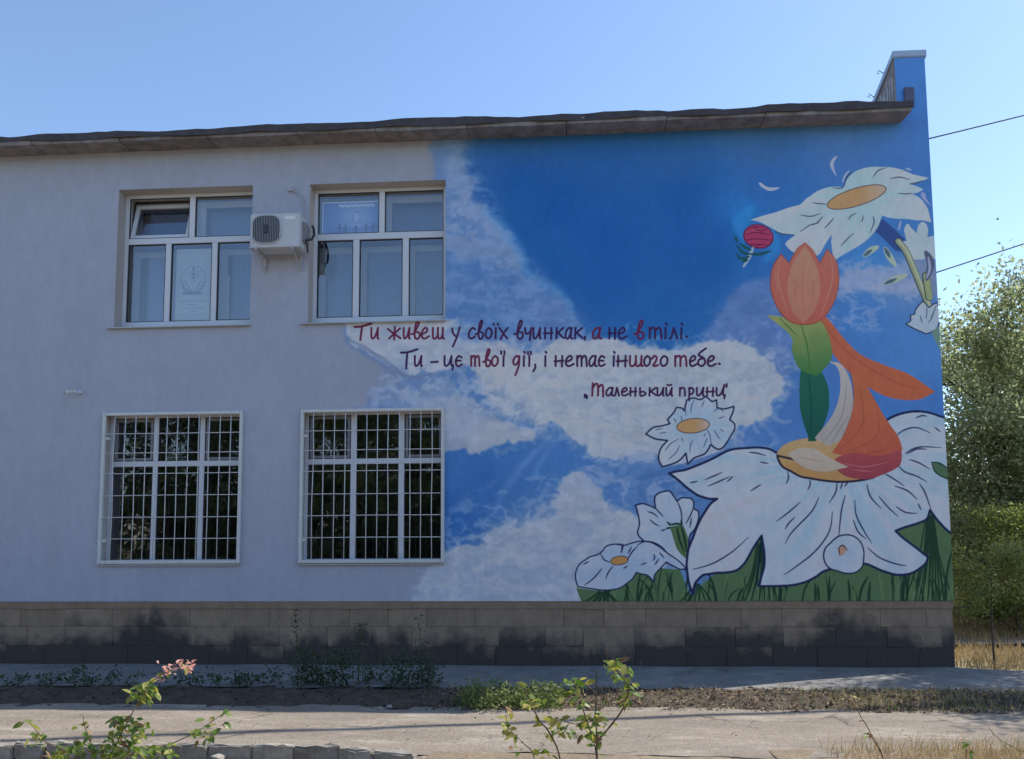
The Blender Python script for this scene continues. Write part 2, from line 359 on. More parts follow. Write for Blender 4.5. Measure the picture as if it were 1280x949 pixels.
for ax_, n in ((951,9),(1162,9),(753,8),(870,7)):
    for i in range(n):
        x = ax_+(i-n/2)*rr.uniform(5, 9); yt = {951: 680, 1162: 645, 753: 740, 870: 730}[ax_]
        stroke([(ax_+(i-n/2)*1.2, yt), ((ax_+x)/2+2, (yt+754)/2), (x, 756)], rr.uniform(1.6, 2.6), (26, 50, 40), True, .9)
def daisy(pts, centre, rmax, base=(152, 163, 184), tint=(116, 142, 172), outline=2.0, lab=None, name='painted_daisy', order=2, ang=55, squash=1.0):
    q = sharp_smooth(pts, True, 5, ang); M = poly_mask(to_t(q)); cx, cy = t_of(*centre); rt = rmax*TS/86.0
    dx, dy = XX-cx, (YY-cy)/squash; d = np.hypot(dx, dy)/rt; th = np.arctan2(dy, dx)
    st = .5+.25*np.sin(th*23+2*N1)+.25*np.sin(th*41+3*N2+d*3)
    k = np.clip(np.exp(-(d/.5)**2)*(.45+.8*st)+.55*st*np.clip(N1*1.3+.35, 0, 1), 0, 1)[..., None]
    lf = np.clip(.5+.5*np.sin(th*7+2.2*N5+order)+.35*np.sin(th*13+N1), 0, 1)**2
    k = np.clip(k+.55*lf[..., None]*np.clip((d-.25)*2, 0, 1)[..., None]*np.clip(1.25-d*.6, 0, 1)[..., None], 0, 1)
    c = np.array(base, np.float32)*(1-k)+np.array(tint, np.float32)*k
    c = c+N4[..., None]*4+np.clip(st-.7, 0, 1)[..., None]*14
    comp(M, c, 1.0)
    if outline:
        T = [tuple(p) for p in q]+[tuple(q[0])]
        stroke(T, outline, NAVY, False, .95, .8, False)
    if lab: PATCH.append((name, lab, q, order))
    return q
def ell(cx, cy, rx, ry, deg, n=28):
    a = math.radians(deg); return [(cx+rx*math.cos(t)*math.cos(a)-ry*math.sin(t)*math.sin(a), cy+rx*math.cos(t)*math.sin(a)+ry*math.sin(t)*math.cos(a)) for t in [2*math.pi*i/n for i in range(n)]]
def disc(cx, cy, rx, ry, deg, c0, c1, lab=None):
    E_ = ell(cx, cy, rx, ry, deg); M = poly_mask(to_t(E_)); tx, ty = t_of(cx, cy); tx2, _ = t_of(cx+rx, cy)
    k = np.clip(((XX-tx)/(tx2-tx))*.9-.05, 0, 1)[..., None]
    c = np.array(c0, np.float32)*(1-k)+np.array(c1, np.float32)*k + N4[..., None]*8
    comp(M, c); stroke(E_+[E_[0]], 1.1, (70, 62, 70), False, .9, .8, False)
# top right giant daisy
stroke([(1098,282),(1110,292),(1124,306)], 16, (44, 66, 120), False, .9, 3)
daisy([(938,275),(953,270),(969.6,265.5),(985,260),(999.7,256),(1006,250),(1013,245),(1022,239),(1032.6,235),(1043,233.5),(1054.5,234.5),(1058,226),(1063,219),(1070,214),(1079,210.7),(1088,209),(1098,208.8),(1108,209),(1117.5,210),(1129,213),(1139.5,217.5),(1149,220),(1161,222.5),(1154,226),(1146,229),(1137,230.7),(1146,233),(1154.5,237),(1147,241),(1139.5,242),(1147,246),(1152,250),(1158,258),(1161,266),(1164,278.4),(1155,276),(1145,275.6),(1134,274),(1123,273.7),(1112,272.5),(1102.5,269.6),(1100,277),(1096,286),(1087,297),(1077,305),(1068,310.7),(1055,318),(1043,325.8),(1041,318),(1039.5,308),(1039,300),(1040,293),(1035,300),(1030,308),(1024,318),(1014,321),(1000,319),(988,313),(981,305),(986,300),(994,294),(984,293),(975,291),(962,284),(950,278)],
      (1072,248), 90, (168, 178, 196), (140, 176, 194), 0, 'large white daisy painted at the top right of the mural')
disc(1070.4, 246.8, 38.4, 11, -17, (166, 138, 106), (166, 158, 160))
for q in ([(1054,234),(1050,236),(1040,235)], [(1055,233),(1058,222),(1066,215)], [(968,290),(978,293),(993,294)], [(1000,269),(1013,271),(1026,267)], [(1015,254),(1024,255),(1033,256)], [(1112,224),(1124,222),(1137,225)], [(1122,242),(1132,243),(1140,242)],
          [(1091,271),(1092,279),(1087,292)], [(1060,275),(1064,270),(1070,267)], [(1078,270),(1078,275),(1076,278)], [(1051,308),(1058,300),(1067,292)], [(1042,273),(1036,280),(1030,286)], [(1028,271),(1023,277),(1016,282)], [(1091,222),(1097,214),(1108,210)], [(1137,230),(1145,229),(1154,226)], [(1000,290),(1012,282),(1024,279)]):
    stroke(q, 1.4, (48, 58, 84), True, .85)
fill([(948,228),(952,229),(957,233),(965,234.5),(976,234),(970,237.5),(962,239),(955,236),(950,232)], (158, 172, 204))
fill([(1047,195),(1041,198),(1037.5,205),(1039.5,212),(1046,221.5),(1043,212),(1042,205),(1044,200)], (158, 174, 208))
stroke([(1061,214),(1056,220),(1053,228)], 2.2, (170, 186, 220), True, .9)
fill([(1152,240),(1157,243),(1158,249),(1164,257),(1158,253),(1151,245)], (150, 164, 214))
stroke([(1126,277),(1124,283),(1123,288)], 2.4, (150, 172, 214), True, .9)
stroke([(1132,211),(1139,213)], 2.4, (150, 172, 214), True, .9)
# stem and small flowers at the right edge
daisy([(1127,302),(1133,301),(1131,293),(1130,287),(1133,281),(1136,280),(1138,284),(1142,288),(1146,292),(1147,284),(1150,279),(1154,277.5),(1158,281),(1160,288),(1159,297),(1166,295),(1172,296),(1172,325),(1160,322),(1152.7,325),(1141,324.7),(1135,313)], (1156,310), 40, (160, 172, 190), (140, 165, 180), 0, 'small white flower painted beneath the top daisy at the wall edge', ang=60)
fill([(1141,325),(1172,326),(1173,372),(1162,365),(1150,345)], (104, 122, 156), a=.8, feather=2)
def band(pts, w, col, col2=None):
    stroke(pts, w, (50, 58, 70), False); stroke([(x+.6, y) for x, y in pts], w-1.4, col, False)
    if col2: stroke([(x+1.6, y) for x, y in pts], w*.35, col2, False, .8)
band([(1122,302),(1132,315),(1142,338),(1152,362),(1162,386)], 7.5, (120, 136, 116), (150, 160, 150))
band([(1157,345),(1159,360),(1161,372)], 8, (124, 140, 110))
stroke([(1157,316),(1163,330),(1158,350)], 8, (70, 82, 110), True); stroke([(1160,322),(1162,336),(1158,348)], 3, (130, 140, 170), True)
daisy([(1132,405.6),(1138,401),(1137.5,394.7),(1143,393),(1144,388),(1149,381),(1153.6,377),(1158,382),(1161,385),(1166,381),(1171,379),(1174,388),(1174,400),(1172,408),(1168,413),(1158,417.5),(1151,415),(1144,412),(1138,409)], (1158,400), 34, (164, 176, 196), (134, 160, 184), 1.2, 'white bud painted low on the stem at the wall edge', ang=60)
for q in ([(1158,384),(1158,392),(1157,399)], [(1170,382),(1166,392),(1162,402)], [(1167,390),(1164,398),(1160,404)], [(1150,395),(1152,404)]): stroke(q, 1.2, (70, 84, 110), True)
fill([(1164,416),(1172,408),(1177,430),(1179,446),(1172,432)], (92, 122, 118))
for a_, b_, c_ in (((1080,320),(1089,313),(1097,309)), ((1106,311),(1112,322),(1119,332)), ((1106,355),(1120,349),(1133,344))):
    stroke([a_, b_, c_], 7, (140, 158, 150), True, .95); stroke([a_, b_], 4, (44, 74, 100), True, .8)
# rose
Er = ell(947.7, 296, 18.5, 14.5, 12); M = poly_mask(to_t(Er)); comp(M, np.array((136, 56, 92), np.float32)+N4[..., None]*10); PATCH.append(('painted_rose', 'crimson rose head painted on the dark blue sky', np.array(Er), 2))
stroke(Er+[Er[0]], 1.5, (92, 34, 66), False, .9, .8, False)
for q in ([(934,288),(944,284),(956,286)], [(931,294),(945,291),(962,294)], [(932,301),(946,299),(965,301)], [(936,306),(948,306),(960,307)], [(940,283),(950,289),(960,286)], [(944,309),(952,306)]): stroke(q, 1.5, (96, 34, 68), True)
stroke([(941,310),(936,322),(929,334)], 4, (126, 150, 176), True)
for q in ([(937,318),(928,316),(921,307)], [(936,321),(927,324),(920,318)], [(938,318),(950,318),(963,314)], [(934,325),(928,328)], [(921,303),(919,296)], [(938,313),(932,310),(924,305)]): stroke(q, 3.4, (30, 74, 84), True)
# small daisy by the lettering
sm = [(807,543),(816,535),(826,533),(837,530),(834,525),(842,516),(845,510),(851.6,510.5),(855,514),(858,500.5),(867,498),(875,500),(882,496),(889.6,502.6),(895.4,500.5),(896,510),(905,511.6),(917,508.4),(916,515),(911.7,524.8),(917.5,530),(918,536),(916,540.6),(908.5,553),(903,560),(898,562),(893,560),(888,556),(885,562),(880,568),(867.4,573),(859.5,580.6),(857,567),(850,575),(842,579.6),(827.4,584),(823,574),(825.3,561.7),(834,551),(819,549)]
stroke([(800,598),(850,586),(890,573),(912,562)], 9, (64, 100, 158), True, .8, 4)
daisy(sm, (866,533), 50, (158, 170, 190), (132, 160, 188), 1.8, 'small white daisy painted right below the last line of lettering')
disc(866, 532.7, 20.5, 9, -6, (160, 132, 96), (158, 154, 164))
for q in ([(855,515),(856,510),(857,521)], [(863,517),(864,508),(868,500)], [(877,509),(880,501)], [(892,515),(898,511),(904,515)], [(898,524),(905,521)], [(900,537),(904,540)], [(892,538),(897,546),(900,549)], [(879,560),(882,552),(884,548)], [(879,546),(882,542)], [(835,575),(845,566),(849,557)], [(831,564),(838,555),(848,549)], [(824,542),(833,541)], [(819,538),(828,536)], [(852,548),(853,552)], [(862,566),(863,556),(866,550)], [(842,523),(845,529)], [(851,520),(852,527)], [(883,537),(887,545),(889,556)]):
    stroke(q, 1.3, (56, 72, 110), True, .85)
# pair of daisies left of the giant one
up = [(794,632),(803,630),(812.8,633),(819,636),(818,623),(823,617),(835,614),(840,618),(846,627),(851,623),(857,622.6),(864,624),(867,629),(867,636),(872.6,640),(872.6,650),(868,662),(861.5,671),(860,692),(858,712.7),(850,711),(843.8,709),(834,704),(826,700),(818,690),(806,678),(797,668),(799,655),(797,642)]
daisy(up, (840,655), 44, (156, 168, 190), (134, 158, 186), 1.7, 'white daisy painted between the giant petal and the low daisy, green calyx showing')
fill([(837,658.5),(845,657),(852.6,656),(857,664),(860,674),(859,690),(858,699),(850,691.7),(845,684),(842,674)], (66, 92, 66))
for q in ([(838,656),(833,653)], [(838,660),(832,661)], [(852,656),(851,650)], [(846,660),(849,675),(855,690)], [(851,658),(855,672),(858,690)], [(836,657),(845,655),(853,656)]): stroke(q, 2.2, (18, 44, 44), True)
for q in ([(818,634),(824,641),(829,646)], [(812,650),(818,655),(824,658)], [(809,640),(816,642),(822,647)], [(846,626),(851,640),(852,655)], [(867,634),(862,646),(857,655)], [(864,648),(862,660)], [(826,664),(832,662)]): stroke(q, 1.5, NAVY, True)
lo = [(722,733.7),(719,722),(720,714),(724,706),(731,700.5),(738,696),(746,694),(752,690),(758,683),(768.5,680.6),(780,682),(790,679),(800,677),(812,678),(824,684),(834,692),(846,700),(858,711),(850,712),(843.8,709),(836,705),(832.7,702.7),(826,710),(818,719),(817,728),(812,722),(808,719),(802,718),(795,716),(791,723),(784,729),(777,734),(768.5,737),(753,738),(738,736)]
daisy(lo, (774,702), 48, (152, 166, 190), (130, 154, 188), 1.5, 'low white daisy with small orange centre painted at the left end of the grass')
disc(774, 701, 11, 5.4, -8, (152, 116, 74), (150, 118, 82))
for q in ([(762,703),(755,700),(750,692)], [(776,692),(777,682),(771,680)], [(777,690),(779,680)], [(784,700),(790,690),(797,683)], [(785,692),(789,684)], [(766,708),(760,716),(757,724)], [(752,711),(742,723),(730,732)], [(729,706),(736,702)], [(779,711),(784,708)], [(817,693),(818,698),(816,701)], [(823,699),(820,704),(818,706)], [(796,682),(808,677),(824,682),(836,694)], [(824,691),(830,698)], [(801,706),(808,704)]): stroke(q, 1.5, NAVY, True)
# giant daisy
gd = [(836,592),(846,589.5),(857,587.6),(874,581),(890,574),(912,563),(934.5,560.4),(950,560),(962,562),(974,568),(1000,575),(1048,560),(1096,558),(1104,548),(1102.5,531.5),(1109,525),(1117.5,520.5),(1128,517),(1139.5,515),(1150,514.8),(1161,516.4),(1172,520),(1184,527),(1196,560),(1198,640),(1191.5,669),(1182,662),(1170,649),(1162,638),(1158,649),(1148,654),(1137.5,657.5),(1129,660),(1119,664),(1126,671),(1135,678),(1147,687),(1159.5,697),(1157,704),(1151,709.6),(1143,715),(1135,718),(1125,719),(1115.6,718),(1100,713),(1080,705),(1055,708),(1030.6,714),(1020,721),(1008.5,727),(995,731),(983,732.5),(966,733),(948.4,733),(951,722),(954.8,708),(955,692),(951.6,670),(942,684),(932.6,701),(926,709),(919,713.8),(907,716),(894.7,716.5),(886,718),(879,719),(873,724),(868,731),(866,742.6),(861,730),(859,718),(858,706),(859,694),(861,684),(866,672),(870,661),(875,650),(881,640),(888,630),(896,624),(887,624),(879,622),(871,619),(863.7,614),(857,609),(850.4,603),(843,597)]
daisy(gd, (1048,578), 165, (164, 172, 192), (132, 162, 188), 2.6, 'giant white daisy filling the lower right of the mural', order=3, ang=50, squash=.62)
for q in ([(881,600),(893,595),(902,591)], [(862,604),(872,602)], [(885,608),(899,602),(912,596)], [(938,614),(946,609),(951,606)], [(936,566),(946,567),(957,570)], [(950,578),(960,580)], [(984,590),(985,598),(982,606)], [(1012,600),(1012,607),(1009,613)], [(1046,603),(1044,616),(1036,629)], [(1053,603),(1050,612)], [(1060,602),(1055,609)], [(1023,622),(1014,640),(990,665),(981,680)], [(1000,628),(985,641),(970,652)], [(993,647),(985,655),(981,662)], [(1040,640),(1036,665),(1018,690),(990,712),(979,719)],
          [(1056,620),(1051,640),(1048,672)], [(1068,626),(1070,645),(1080,665),(1089,679)], [(1083,606),(1088,622),(1101,636)], [(1066,650),(1072,665),(1082,674)], [(1106,593),(1115,598),(1130,608)], [(1122,582),(1130,590),(1146,596),(1158,603)], [(1118,608),(1134,614),(1146,625)], [(1120,634),(1132,641),(1146,642)], [(1149,605),(1156,617),(1163,637)], [(1147,630),(1151,638)], [(1098,621),(1110,635),(1122,646)],
          [(1118,546),(1130,538),(1145,535),(1163,542)], [(1144,523),(1152,520),(1158,521)], [(1131,567),(1142,561),(1154,559),(1176,560)], [(1133,568),(1145,562),(1158,562)], [(1136,575),(1148,579),(1162,587)], [(1168,535),(1175,540)], [(1084,685),(1100,698),(1122,706),(1132,707)], [(982,573),(990,582)], [(866,712),(890,705),(915,690),(935,672),(958,650),(985,630)][:4], [(916,596),(908,603)]):
    stroke(q, 1.7, (34, 42, 78), True, .9)
fill([(1163.6,578),(1168,578),(1173,579.5),(1181,584),(1190,590),(1192,601),(1182,599),(1173,594.5),(1167,588)], (66, 94, 78)); stroke([(1164,578),(1175,580),(1190,590)], 1.6, (20, 50, 50)); stroke([(1164,579),(1170,592),(1190,601)], 1.4, (20, 50, 50))
stroke([(951.6,670),(950,690),(947,715),(946,733)], 2.4, (16, 40, 50))
# yellow heart of the giant daisy
hq = [(971,570),(974,562),(982,555),(996,550),(1015,547),(1040,545),(1070,544),(1098,545),(1117,549),(1126,561),(1124,581),(1107,592),(1084.6,599),(1066,602),(1046,602.7),(1028,601),(1013.4,598.6),(1000,596),(989,590),(977,583)]
M = poly_mask(to_t(smooth_pts(hq))); hx, hy = t_of(1048, 570)
kk = np.clip(.5+N1*.6+(YY-hy)/60, 0, 1)[..., None]; comp(M, np.array((146, 118, 82), np.float32)*(1-kk)+np.array((160, 142, 110), np.float32)*kk)
PATCH.append(('painted_flower_heart', None, smooth_pts(hq), 4))
stroke([tuple(p) for p in smooth_pts(hq)[0:1]]+[tuple(p) for p in smooth_pts(hq)[70:]]+[tuple(smooth_pts(hq)[0])], 2.4, (30, 30, 52), False, .9, .8, False)
# plain generic flower in the same colours standing on the heart
def petal(pts, c0, c1, lines=(), lc=(150, 60, 40), w=1.2, ol=None):
    q = sharp_smooth(pts, True, 5, 60); M = poly_mask(to_t(q)); T = to_t(q); y0, y1 = T[:, 1].min(), T[:, 1].max()
    k = np.clip((YY-y0)/(y1-y0)+N1*.25, 0, 1)[..., None]; comp(M, np.array(c0, np.float32)*(1-k)+np.array(c1, np.float32)*k)
    if ol: stroke([tuple(p) for p in q]+[tuple(q[0])], 1.2, ol, False, .8, .8, False)
    for l in lines: stroke(l, w, lc, True, .8)
    return q
petal([(1006,402),(1014,402),(1018,450),(1020,500),(1020,552),(1010,552),(1008,500),(1006,450)], (34, 82, 66), (64, 108, 74))
petal([(1008,540),(1000,510),(1000,470),(1006,440),(1020,455),(1034,480),(1036,510),(1026,540),(1016,552)], (26, 72, 72), (36, 90, 76), ([(1012,545),(1014,510),(1010,470)],), (16, 60, 60), 1.6)
petal([(1018,548),(1040,520),(1050,490),(1048,462),(1036,452),(1052,456),(1064,480),(1066,515),(1056,545),(1036,558)], (136, 136, 140), (150, 150, 156), ([(1030,552),(1052,520),(1058,480)], [(1040,552),(1060,520)]), (110, 110, 120), 1.2)
q1 = petal([(1040,566),(1056,540),(1066,510),(1066,480),(1060,455),(1078,474),(1092,498),(1106,522),(1122,545),(1128,562),(1112,574),(1080,576)], (146, 78, 66), (154, 94, 68), ([(1052,560),(1078,530),(1074,485)], [(1060,566),(1096,545),(1096,512)], [(1076,570),(1108,562)]), (128, 70, 56))
petal([(1046,572),(1070,566),(1098,570),(1127,562),(1125,581),(1107,592),(1084,599),(1058,596),(1042,584)], (122, 58, 72), (134, 68, 76), ([(1056,580),(1080,584),(1110,578)], [(1066,588),(1090,590)]), (152, 96, 98))
petal([(984,568),(1000,560),(1020,562),(1036,572),(1060,584),(1030,590),(1004,584)], (146, 140, 134), (152, 148, 144), ([(1000,572),(1030,578)],), (140, 120, 110))
petal([(1016,392),(1034,398),(1052,420),(1074,442),(1104,456),(1136,468),(1169,490),(1146,500),(1112,497),(1082,482),(1054,458),(1032,430),(1018,410)], (152, 86, 66), (160, 94, 76), ([(1028,404),(1060,442),(1110,474),(1150,488)],), (132, 70, 58), 1.4)
petal([(1020,470),(1000,462),(990,440),(988,420),(958,394),(976,396),(996,402),(1010,396),(1026,402),(1036,420),(1040,446),(1030,462)], (60, 104, 66), (122, 134, 90), ([(1000,404),(1008,430),(1012,460)], [(974,398),(996,420)]), (40, 90, 50), 1.4)
q2 = petal([(1004,406),(984,400),(970,382),(963,358),(966,334),(976,318),(986,330),(996,312),(1006,304),(1016,314),(1024,330),(1034,312),(1045,328),(1048,352),(1042,378),(1026,400)], (150, 84, 78), (162, 102, 94), ([(975,322),(972,350),(984,390)], [(1037,318),(1040,350),(1026,394)], [(968,340),(972,368)]), (176, 134, 124), 1.4, (132, 72, 68))
petal([(1004,404),(990,388),(984,360),(990,332),(1006,308),(1020,332),(1025,360),(1018,388)], (162, 112, 98), (168, 130, 116), ([(1004,396),(1002,360),(1006,320)], [(994,380),(994,350)], [(1014,384),(1016,350)]), (142, 88, 78), 1.2)
PATCH.append(('painted_flower', 'orange tulip shaped bloom painted over the giant daisy', q2, 5))
PATCH.append(('painted_petal', None, q1, 5))
# bud resting on the giant daisy
bd = [(1029,695),(1031,686),(1037,679.6),(1043,674),(1049.6,670),(1060,669),(1068.5,671.7),(1075,678),(1079,688),(1079,699),(1077,709),(1068.5,716),(1057,717),(1046.4,714),(1037,711),(1031,704)]
daisy(bd, (1053,690), 34, (160, 172, 194), (142, 164, 190), 1.6, 'small round white bud painted near the bottom of the giant daisy', order=4)
fill([(1047,686),(1052,681),(1057,686),(1055,693),(1050,695)], (148, 120, 110)); stroke([(1047,686),(1053,682),(1059,689)], 1.4, (60, 40, 50)); stroke([(1048,686),(1049,695)], 1.2, (60, 40, 50))
# --- handwriting
GL = {
'и': [[(0,1),(0,.2),(.22,0),(.6,.3),(.95,1)],[(.95,1),(.88,.1),(1.02,0)]],
'ж': [[(0,.9),(.5,.45)],[(.95,.95),(.5,.45)],[(.5,.45),(.1,0)],[(.5,.45),(1,.02)],[(.55,1.12),(.5,-.1)]],
'в': [[(0,.42),(.28,.5),(.72,1.15),(.86,1.55),(.7,1.68),(.5,1.3),(.36,.6),(.42,.08),(.68,-.04),(.95,.22),(.86,.55),(.4,.62)]],
'е': [[(.1,.42),(.65,.6),(.78,.88),(.5,1),(.12,.6),(.16,.12),(.5,0),(1,.22)]],
'ш': [[(0,1),(0,.12),(.22,0),(.44,.3),(.48,1)],[(.48,1),(.5,.12),(.7,0),(.9,.3),(.95,1)],[(.95,1),(.94,.1),(1.06,0)]],
'у': [[(0,.95),(.12,.5),(.45,.22)],[(1,1.05),(.6,.1),(.08,-.75)]],
'с': [[(.95,.88),(.6,1),(.15,.62),(.1,.18),(.45,0),(.95,.2)]],
'о': [[(.5,1),(.12,.72),(.06,.25),(.42,0),(.86,.28),(.9,.78),(.5,1)]],
'ї': [[(.5,1),(.45,0)],[(.05,1.38),(.08,1.3)],[(.92,1.38),(.95,1.3)]],
'і': [[(.5,1),(.45,0)],[(.6,1.4),(.64,1.32)]],
'х': [[(0,1),(.4,.55),(.95,0)],[(1,1),(.5,.5),(.15,-.08)]],
'ч': [[(0,1),(.08,.55),(.35,.45),(.85,.62)],[(1,1),(.78,-.15)]],
'н': [[(.12,1),(.1,0)],[(.9,1),(.85,-.05)],[(.0,.45),(1,.55)]],
'к': [[(.1,1),(.05,0)],[(.95,1),(.5,.72),(.15,.45)],[(.3,.5),(1,.05)]],
'а': [[(.85,.88),(.5,1),(.12,.6),(.1,.12),(.38,0),(.72,.45),(.86,1)],[(.86,1),(.76,.12),(1,0)]],
'т': [[(.05,1),(.05,0)],[(.05,.7),(.25,1),(.45,.9),(.47,0)],[(.47,.7),(.7,1),(.9,.85),(.97,0)]],
'л': [[(0,0),(.2,.12),(.5,1)],[(.5,1),(.95,0)]],
'ц': [[(0,1),(0,.2),(.22,0),(.55,.3),(.8,1)],[(.8,1),(.78,.1),(1,.08),(.9,-.35)]],
'є': [[(.95,.85),(.5,1),(.1,.6),(.15,.1),(.55,0),(1,.18)],[(.1,.52),(.75,.55)]],
'д': [[(.82,.82),(.5,1),(.12,.62),(.14,.22),(.42,.14),(.78,.55),(.84,1)],[(.84,1),(.8,.1),(.35,-.9)]],
'г': [[(.08,.72),(.42,1),(.8,.8),(.55,.35),(.25,.08),(.55,0),(1,.1)]],
'б': [[(1,1.75),(.3,1.3),(.2,1.05),(.72,.8),(.92,.35),(.55,0),(.12,.2),(.22,.62),(.7,.78)]],
'ь': [[(.1,1),(.1,.08),(.5,0),(.92,.25),(.6,.5),(.1,.45)]],
'й': [[(0,1),(0,.2),(.22,0),(.6,.3),(.95,1)],[(.95,1),(.88,.1),(1.02,0)],[(.18,1.38),(.5,1.32),(.85,1.4)]],
'п': [[(.1,1),(.05,0)],[(.05,.7),(.4,1),(.8,.85),(.88,0)]],
'р': [[(.1,1),(.08,-.6)],[(.08,.75),(.5,1),(.92,.68),(.6,.2),(.08,.3)]],
}
LTR = []
def letter(ch, x0, x1, yb, yt, line, col, w=2.3):
    for s in GL[ch]:
        q = [(x0+(x1-x0)*a, yb+(yt-yb)*b) for a, b in s]
        if len(q) == 2 and abs(q[0][1]-q[1][1]) < 1.6: q = [(q[0][0]-.3, q[0][1]-.3), (q[1][0]+.3, q[1][1]+.3)]
        r = stroke(q, w, col, False, 1.0, .8)
        if r: LTR.append((line, r))
def ink(*q, line=0, col=(56, 24, 66), w=2.3):
    r = stroke(list(q), w, col, False, 1.0, .8)
    if r: LTR.append((line, r))
K1, K2, K3 = (52, 30, 66), (80, 34, 64), (42, 32, 76)
ink((443,409),(452,408.5),(463.5,405), line=0, col=K2, w=2.6); ink((452.6,408),(451,418),(450.2,425.5), line=0, col=K2, w=2.5)
for c, a, b, k in (('и',464,472.8,K2),('ж',484.5,500.5,K2),('и',504.5,512,K2),('в',514,525,K2),('е',526,536,K2),('ш',541,554,K2),('у',565,574.5,K1),('с',585,594,K1),('в',594.5,604,K1),('о',606.5,615,K1),('ї',616.5,622.5,K1),('х',624,634.5,K1),
     ('в',642.5,653.8,K1),('ч',656,663.7,K1),('и',666.5,675.5,K1),('н',680,690,K3),('к',694.7,704.5,K3),('а',706,715.5,K3),('к',718,728,K3),('а',740,751.5,K2),('н',760.5,769.7,K3),('е',772,783,K3),('в',792.5,804.7,K2),('т',811,827,K1),('і',829,834.5,K3),('л',837,846.7,K3),('і',849,854,K3)):
    letter(c, a, b, 423.6, 410.3, 0, k)
ink((731,421),(730.6,425), line=0, col=K3); ink((857.4,421),(858.2,421.4), line=0, col=K3, w=2.8)
ink((501,441.2),(510,440.6),(521.6,437), line=1, col=K3, w=2.5); ink((509,441),(508,452),(507.6,461), line=1, col=K3, w=2.5)
ink((539,453.2),(546.8,452.6), line=1, col=K3, w=2.5)
for c, a, b, k in (('и',518.4,527,K1),('ц',555.5,566.3,K3),('є',569,577.2,K1),('т',588.2,599.5,K2),('в',603.5,613.2,K2),('о',614.3,622.7,K2),('д',640.5,650.3,K2),('і',652,657.4,K1),('і',679,684,K3),('н',693.2,703.6,K1),('е',706,717,K1),('т',720.6,733.6,K1),('а',735.6,745.8,K1),('є',747.6,755.6,K1),('і',764.5,769.6,K3),('н',771,783,K1),('ш',787.3,802.4,K2),('о',804.6,813,K1),('г',814,822.4,K2),('о',825,834.7,K1),('т',843,858.3,K2),('е',861,871,K1),('б',871.2,882,K1),('е',883.3,894.4,K1)):
    letter(c, a, b, 458, 445.4, 1, k)
ink((629.4,445),(629,458), line=1, col=K1); ink((626,439.5),(626.4,442.8), line=1, col=K1); ink((630.2,439.5),(630.4,442.8), line=1, col=K1)
ink((661.5,445.2),(661.2,458), line=1, col=K1); ink((659.6,440.3),(659.9,443), line=1, col=K1); ink((663.2,440),(663.4,443), line=1, col=K1)
ink((668.6,456),(668.8,460),(666.4,464.6), line=1, col=K3); ink((898.5,455),(899.2,455.4), line=1, col=K1, w=2.8)
for c, a, b, k in (('а',756.8,767,K1),('л',767.6,774,K1),('е',776,785.2,K1),('н',787,795,K1),('ь',799,807.6,K1),('к',811,820,K1),('и',821.6,829.4,K1),('й',832.5,840,K1),('п',849,856.8,K1),('р',860.6,867.2,K1),('и',870.8,879.4,K1),('н',882.6,892,K1),('ц',895.4,906,K1)):
    letter(c, a, b, 495, 485.2, 2, k, 2.1)
ink((740.6,479.5),(740,495), line=2, col=K2); ink((740.4,486),(744,480.5),(747,482),(747.2,495), line=2, col=K2); ink((747.2,486),(751,481.5),(753.4,484),(753.6,496), line=2, col=K2)
ink((730.6,493.5),(731,497), line=2, col=K3); ink((733,494.4),(733.4,498), line=2, col=K3); ink((905,481.6),(904.6,484.6), line=2, col=K1); ink((908.2,480.6),(907.8,484), line=2, col=K1)
# canvas -> image (base colours)
alb = lin(np.clip(IMG, 0, 255))/ILL; alb = np.clip(alb/np.maximum(1, alb.max(-1, keepdims=True)/.82), .004, .84).astype(np.float32)
BUF = np.empty((TH, TW, 4), np.float32); BUF[..., :3] = alb; BUF[..., 3] = np.clip(ALP, 0, 1)
mimg = bpy.data.images.new('mural_paint', TW, TH, alpha=True, float_buffer=True); mimg.colorspace_settings.name = 'Non-Color'
mimg.alpha_mode = 'CHANNEL_PACKED'; mimg.pixels.foreach_set(BUF.ravel()); mimg.update(); mimg.pack()
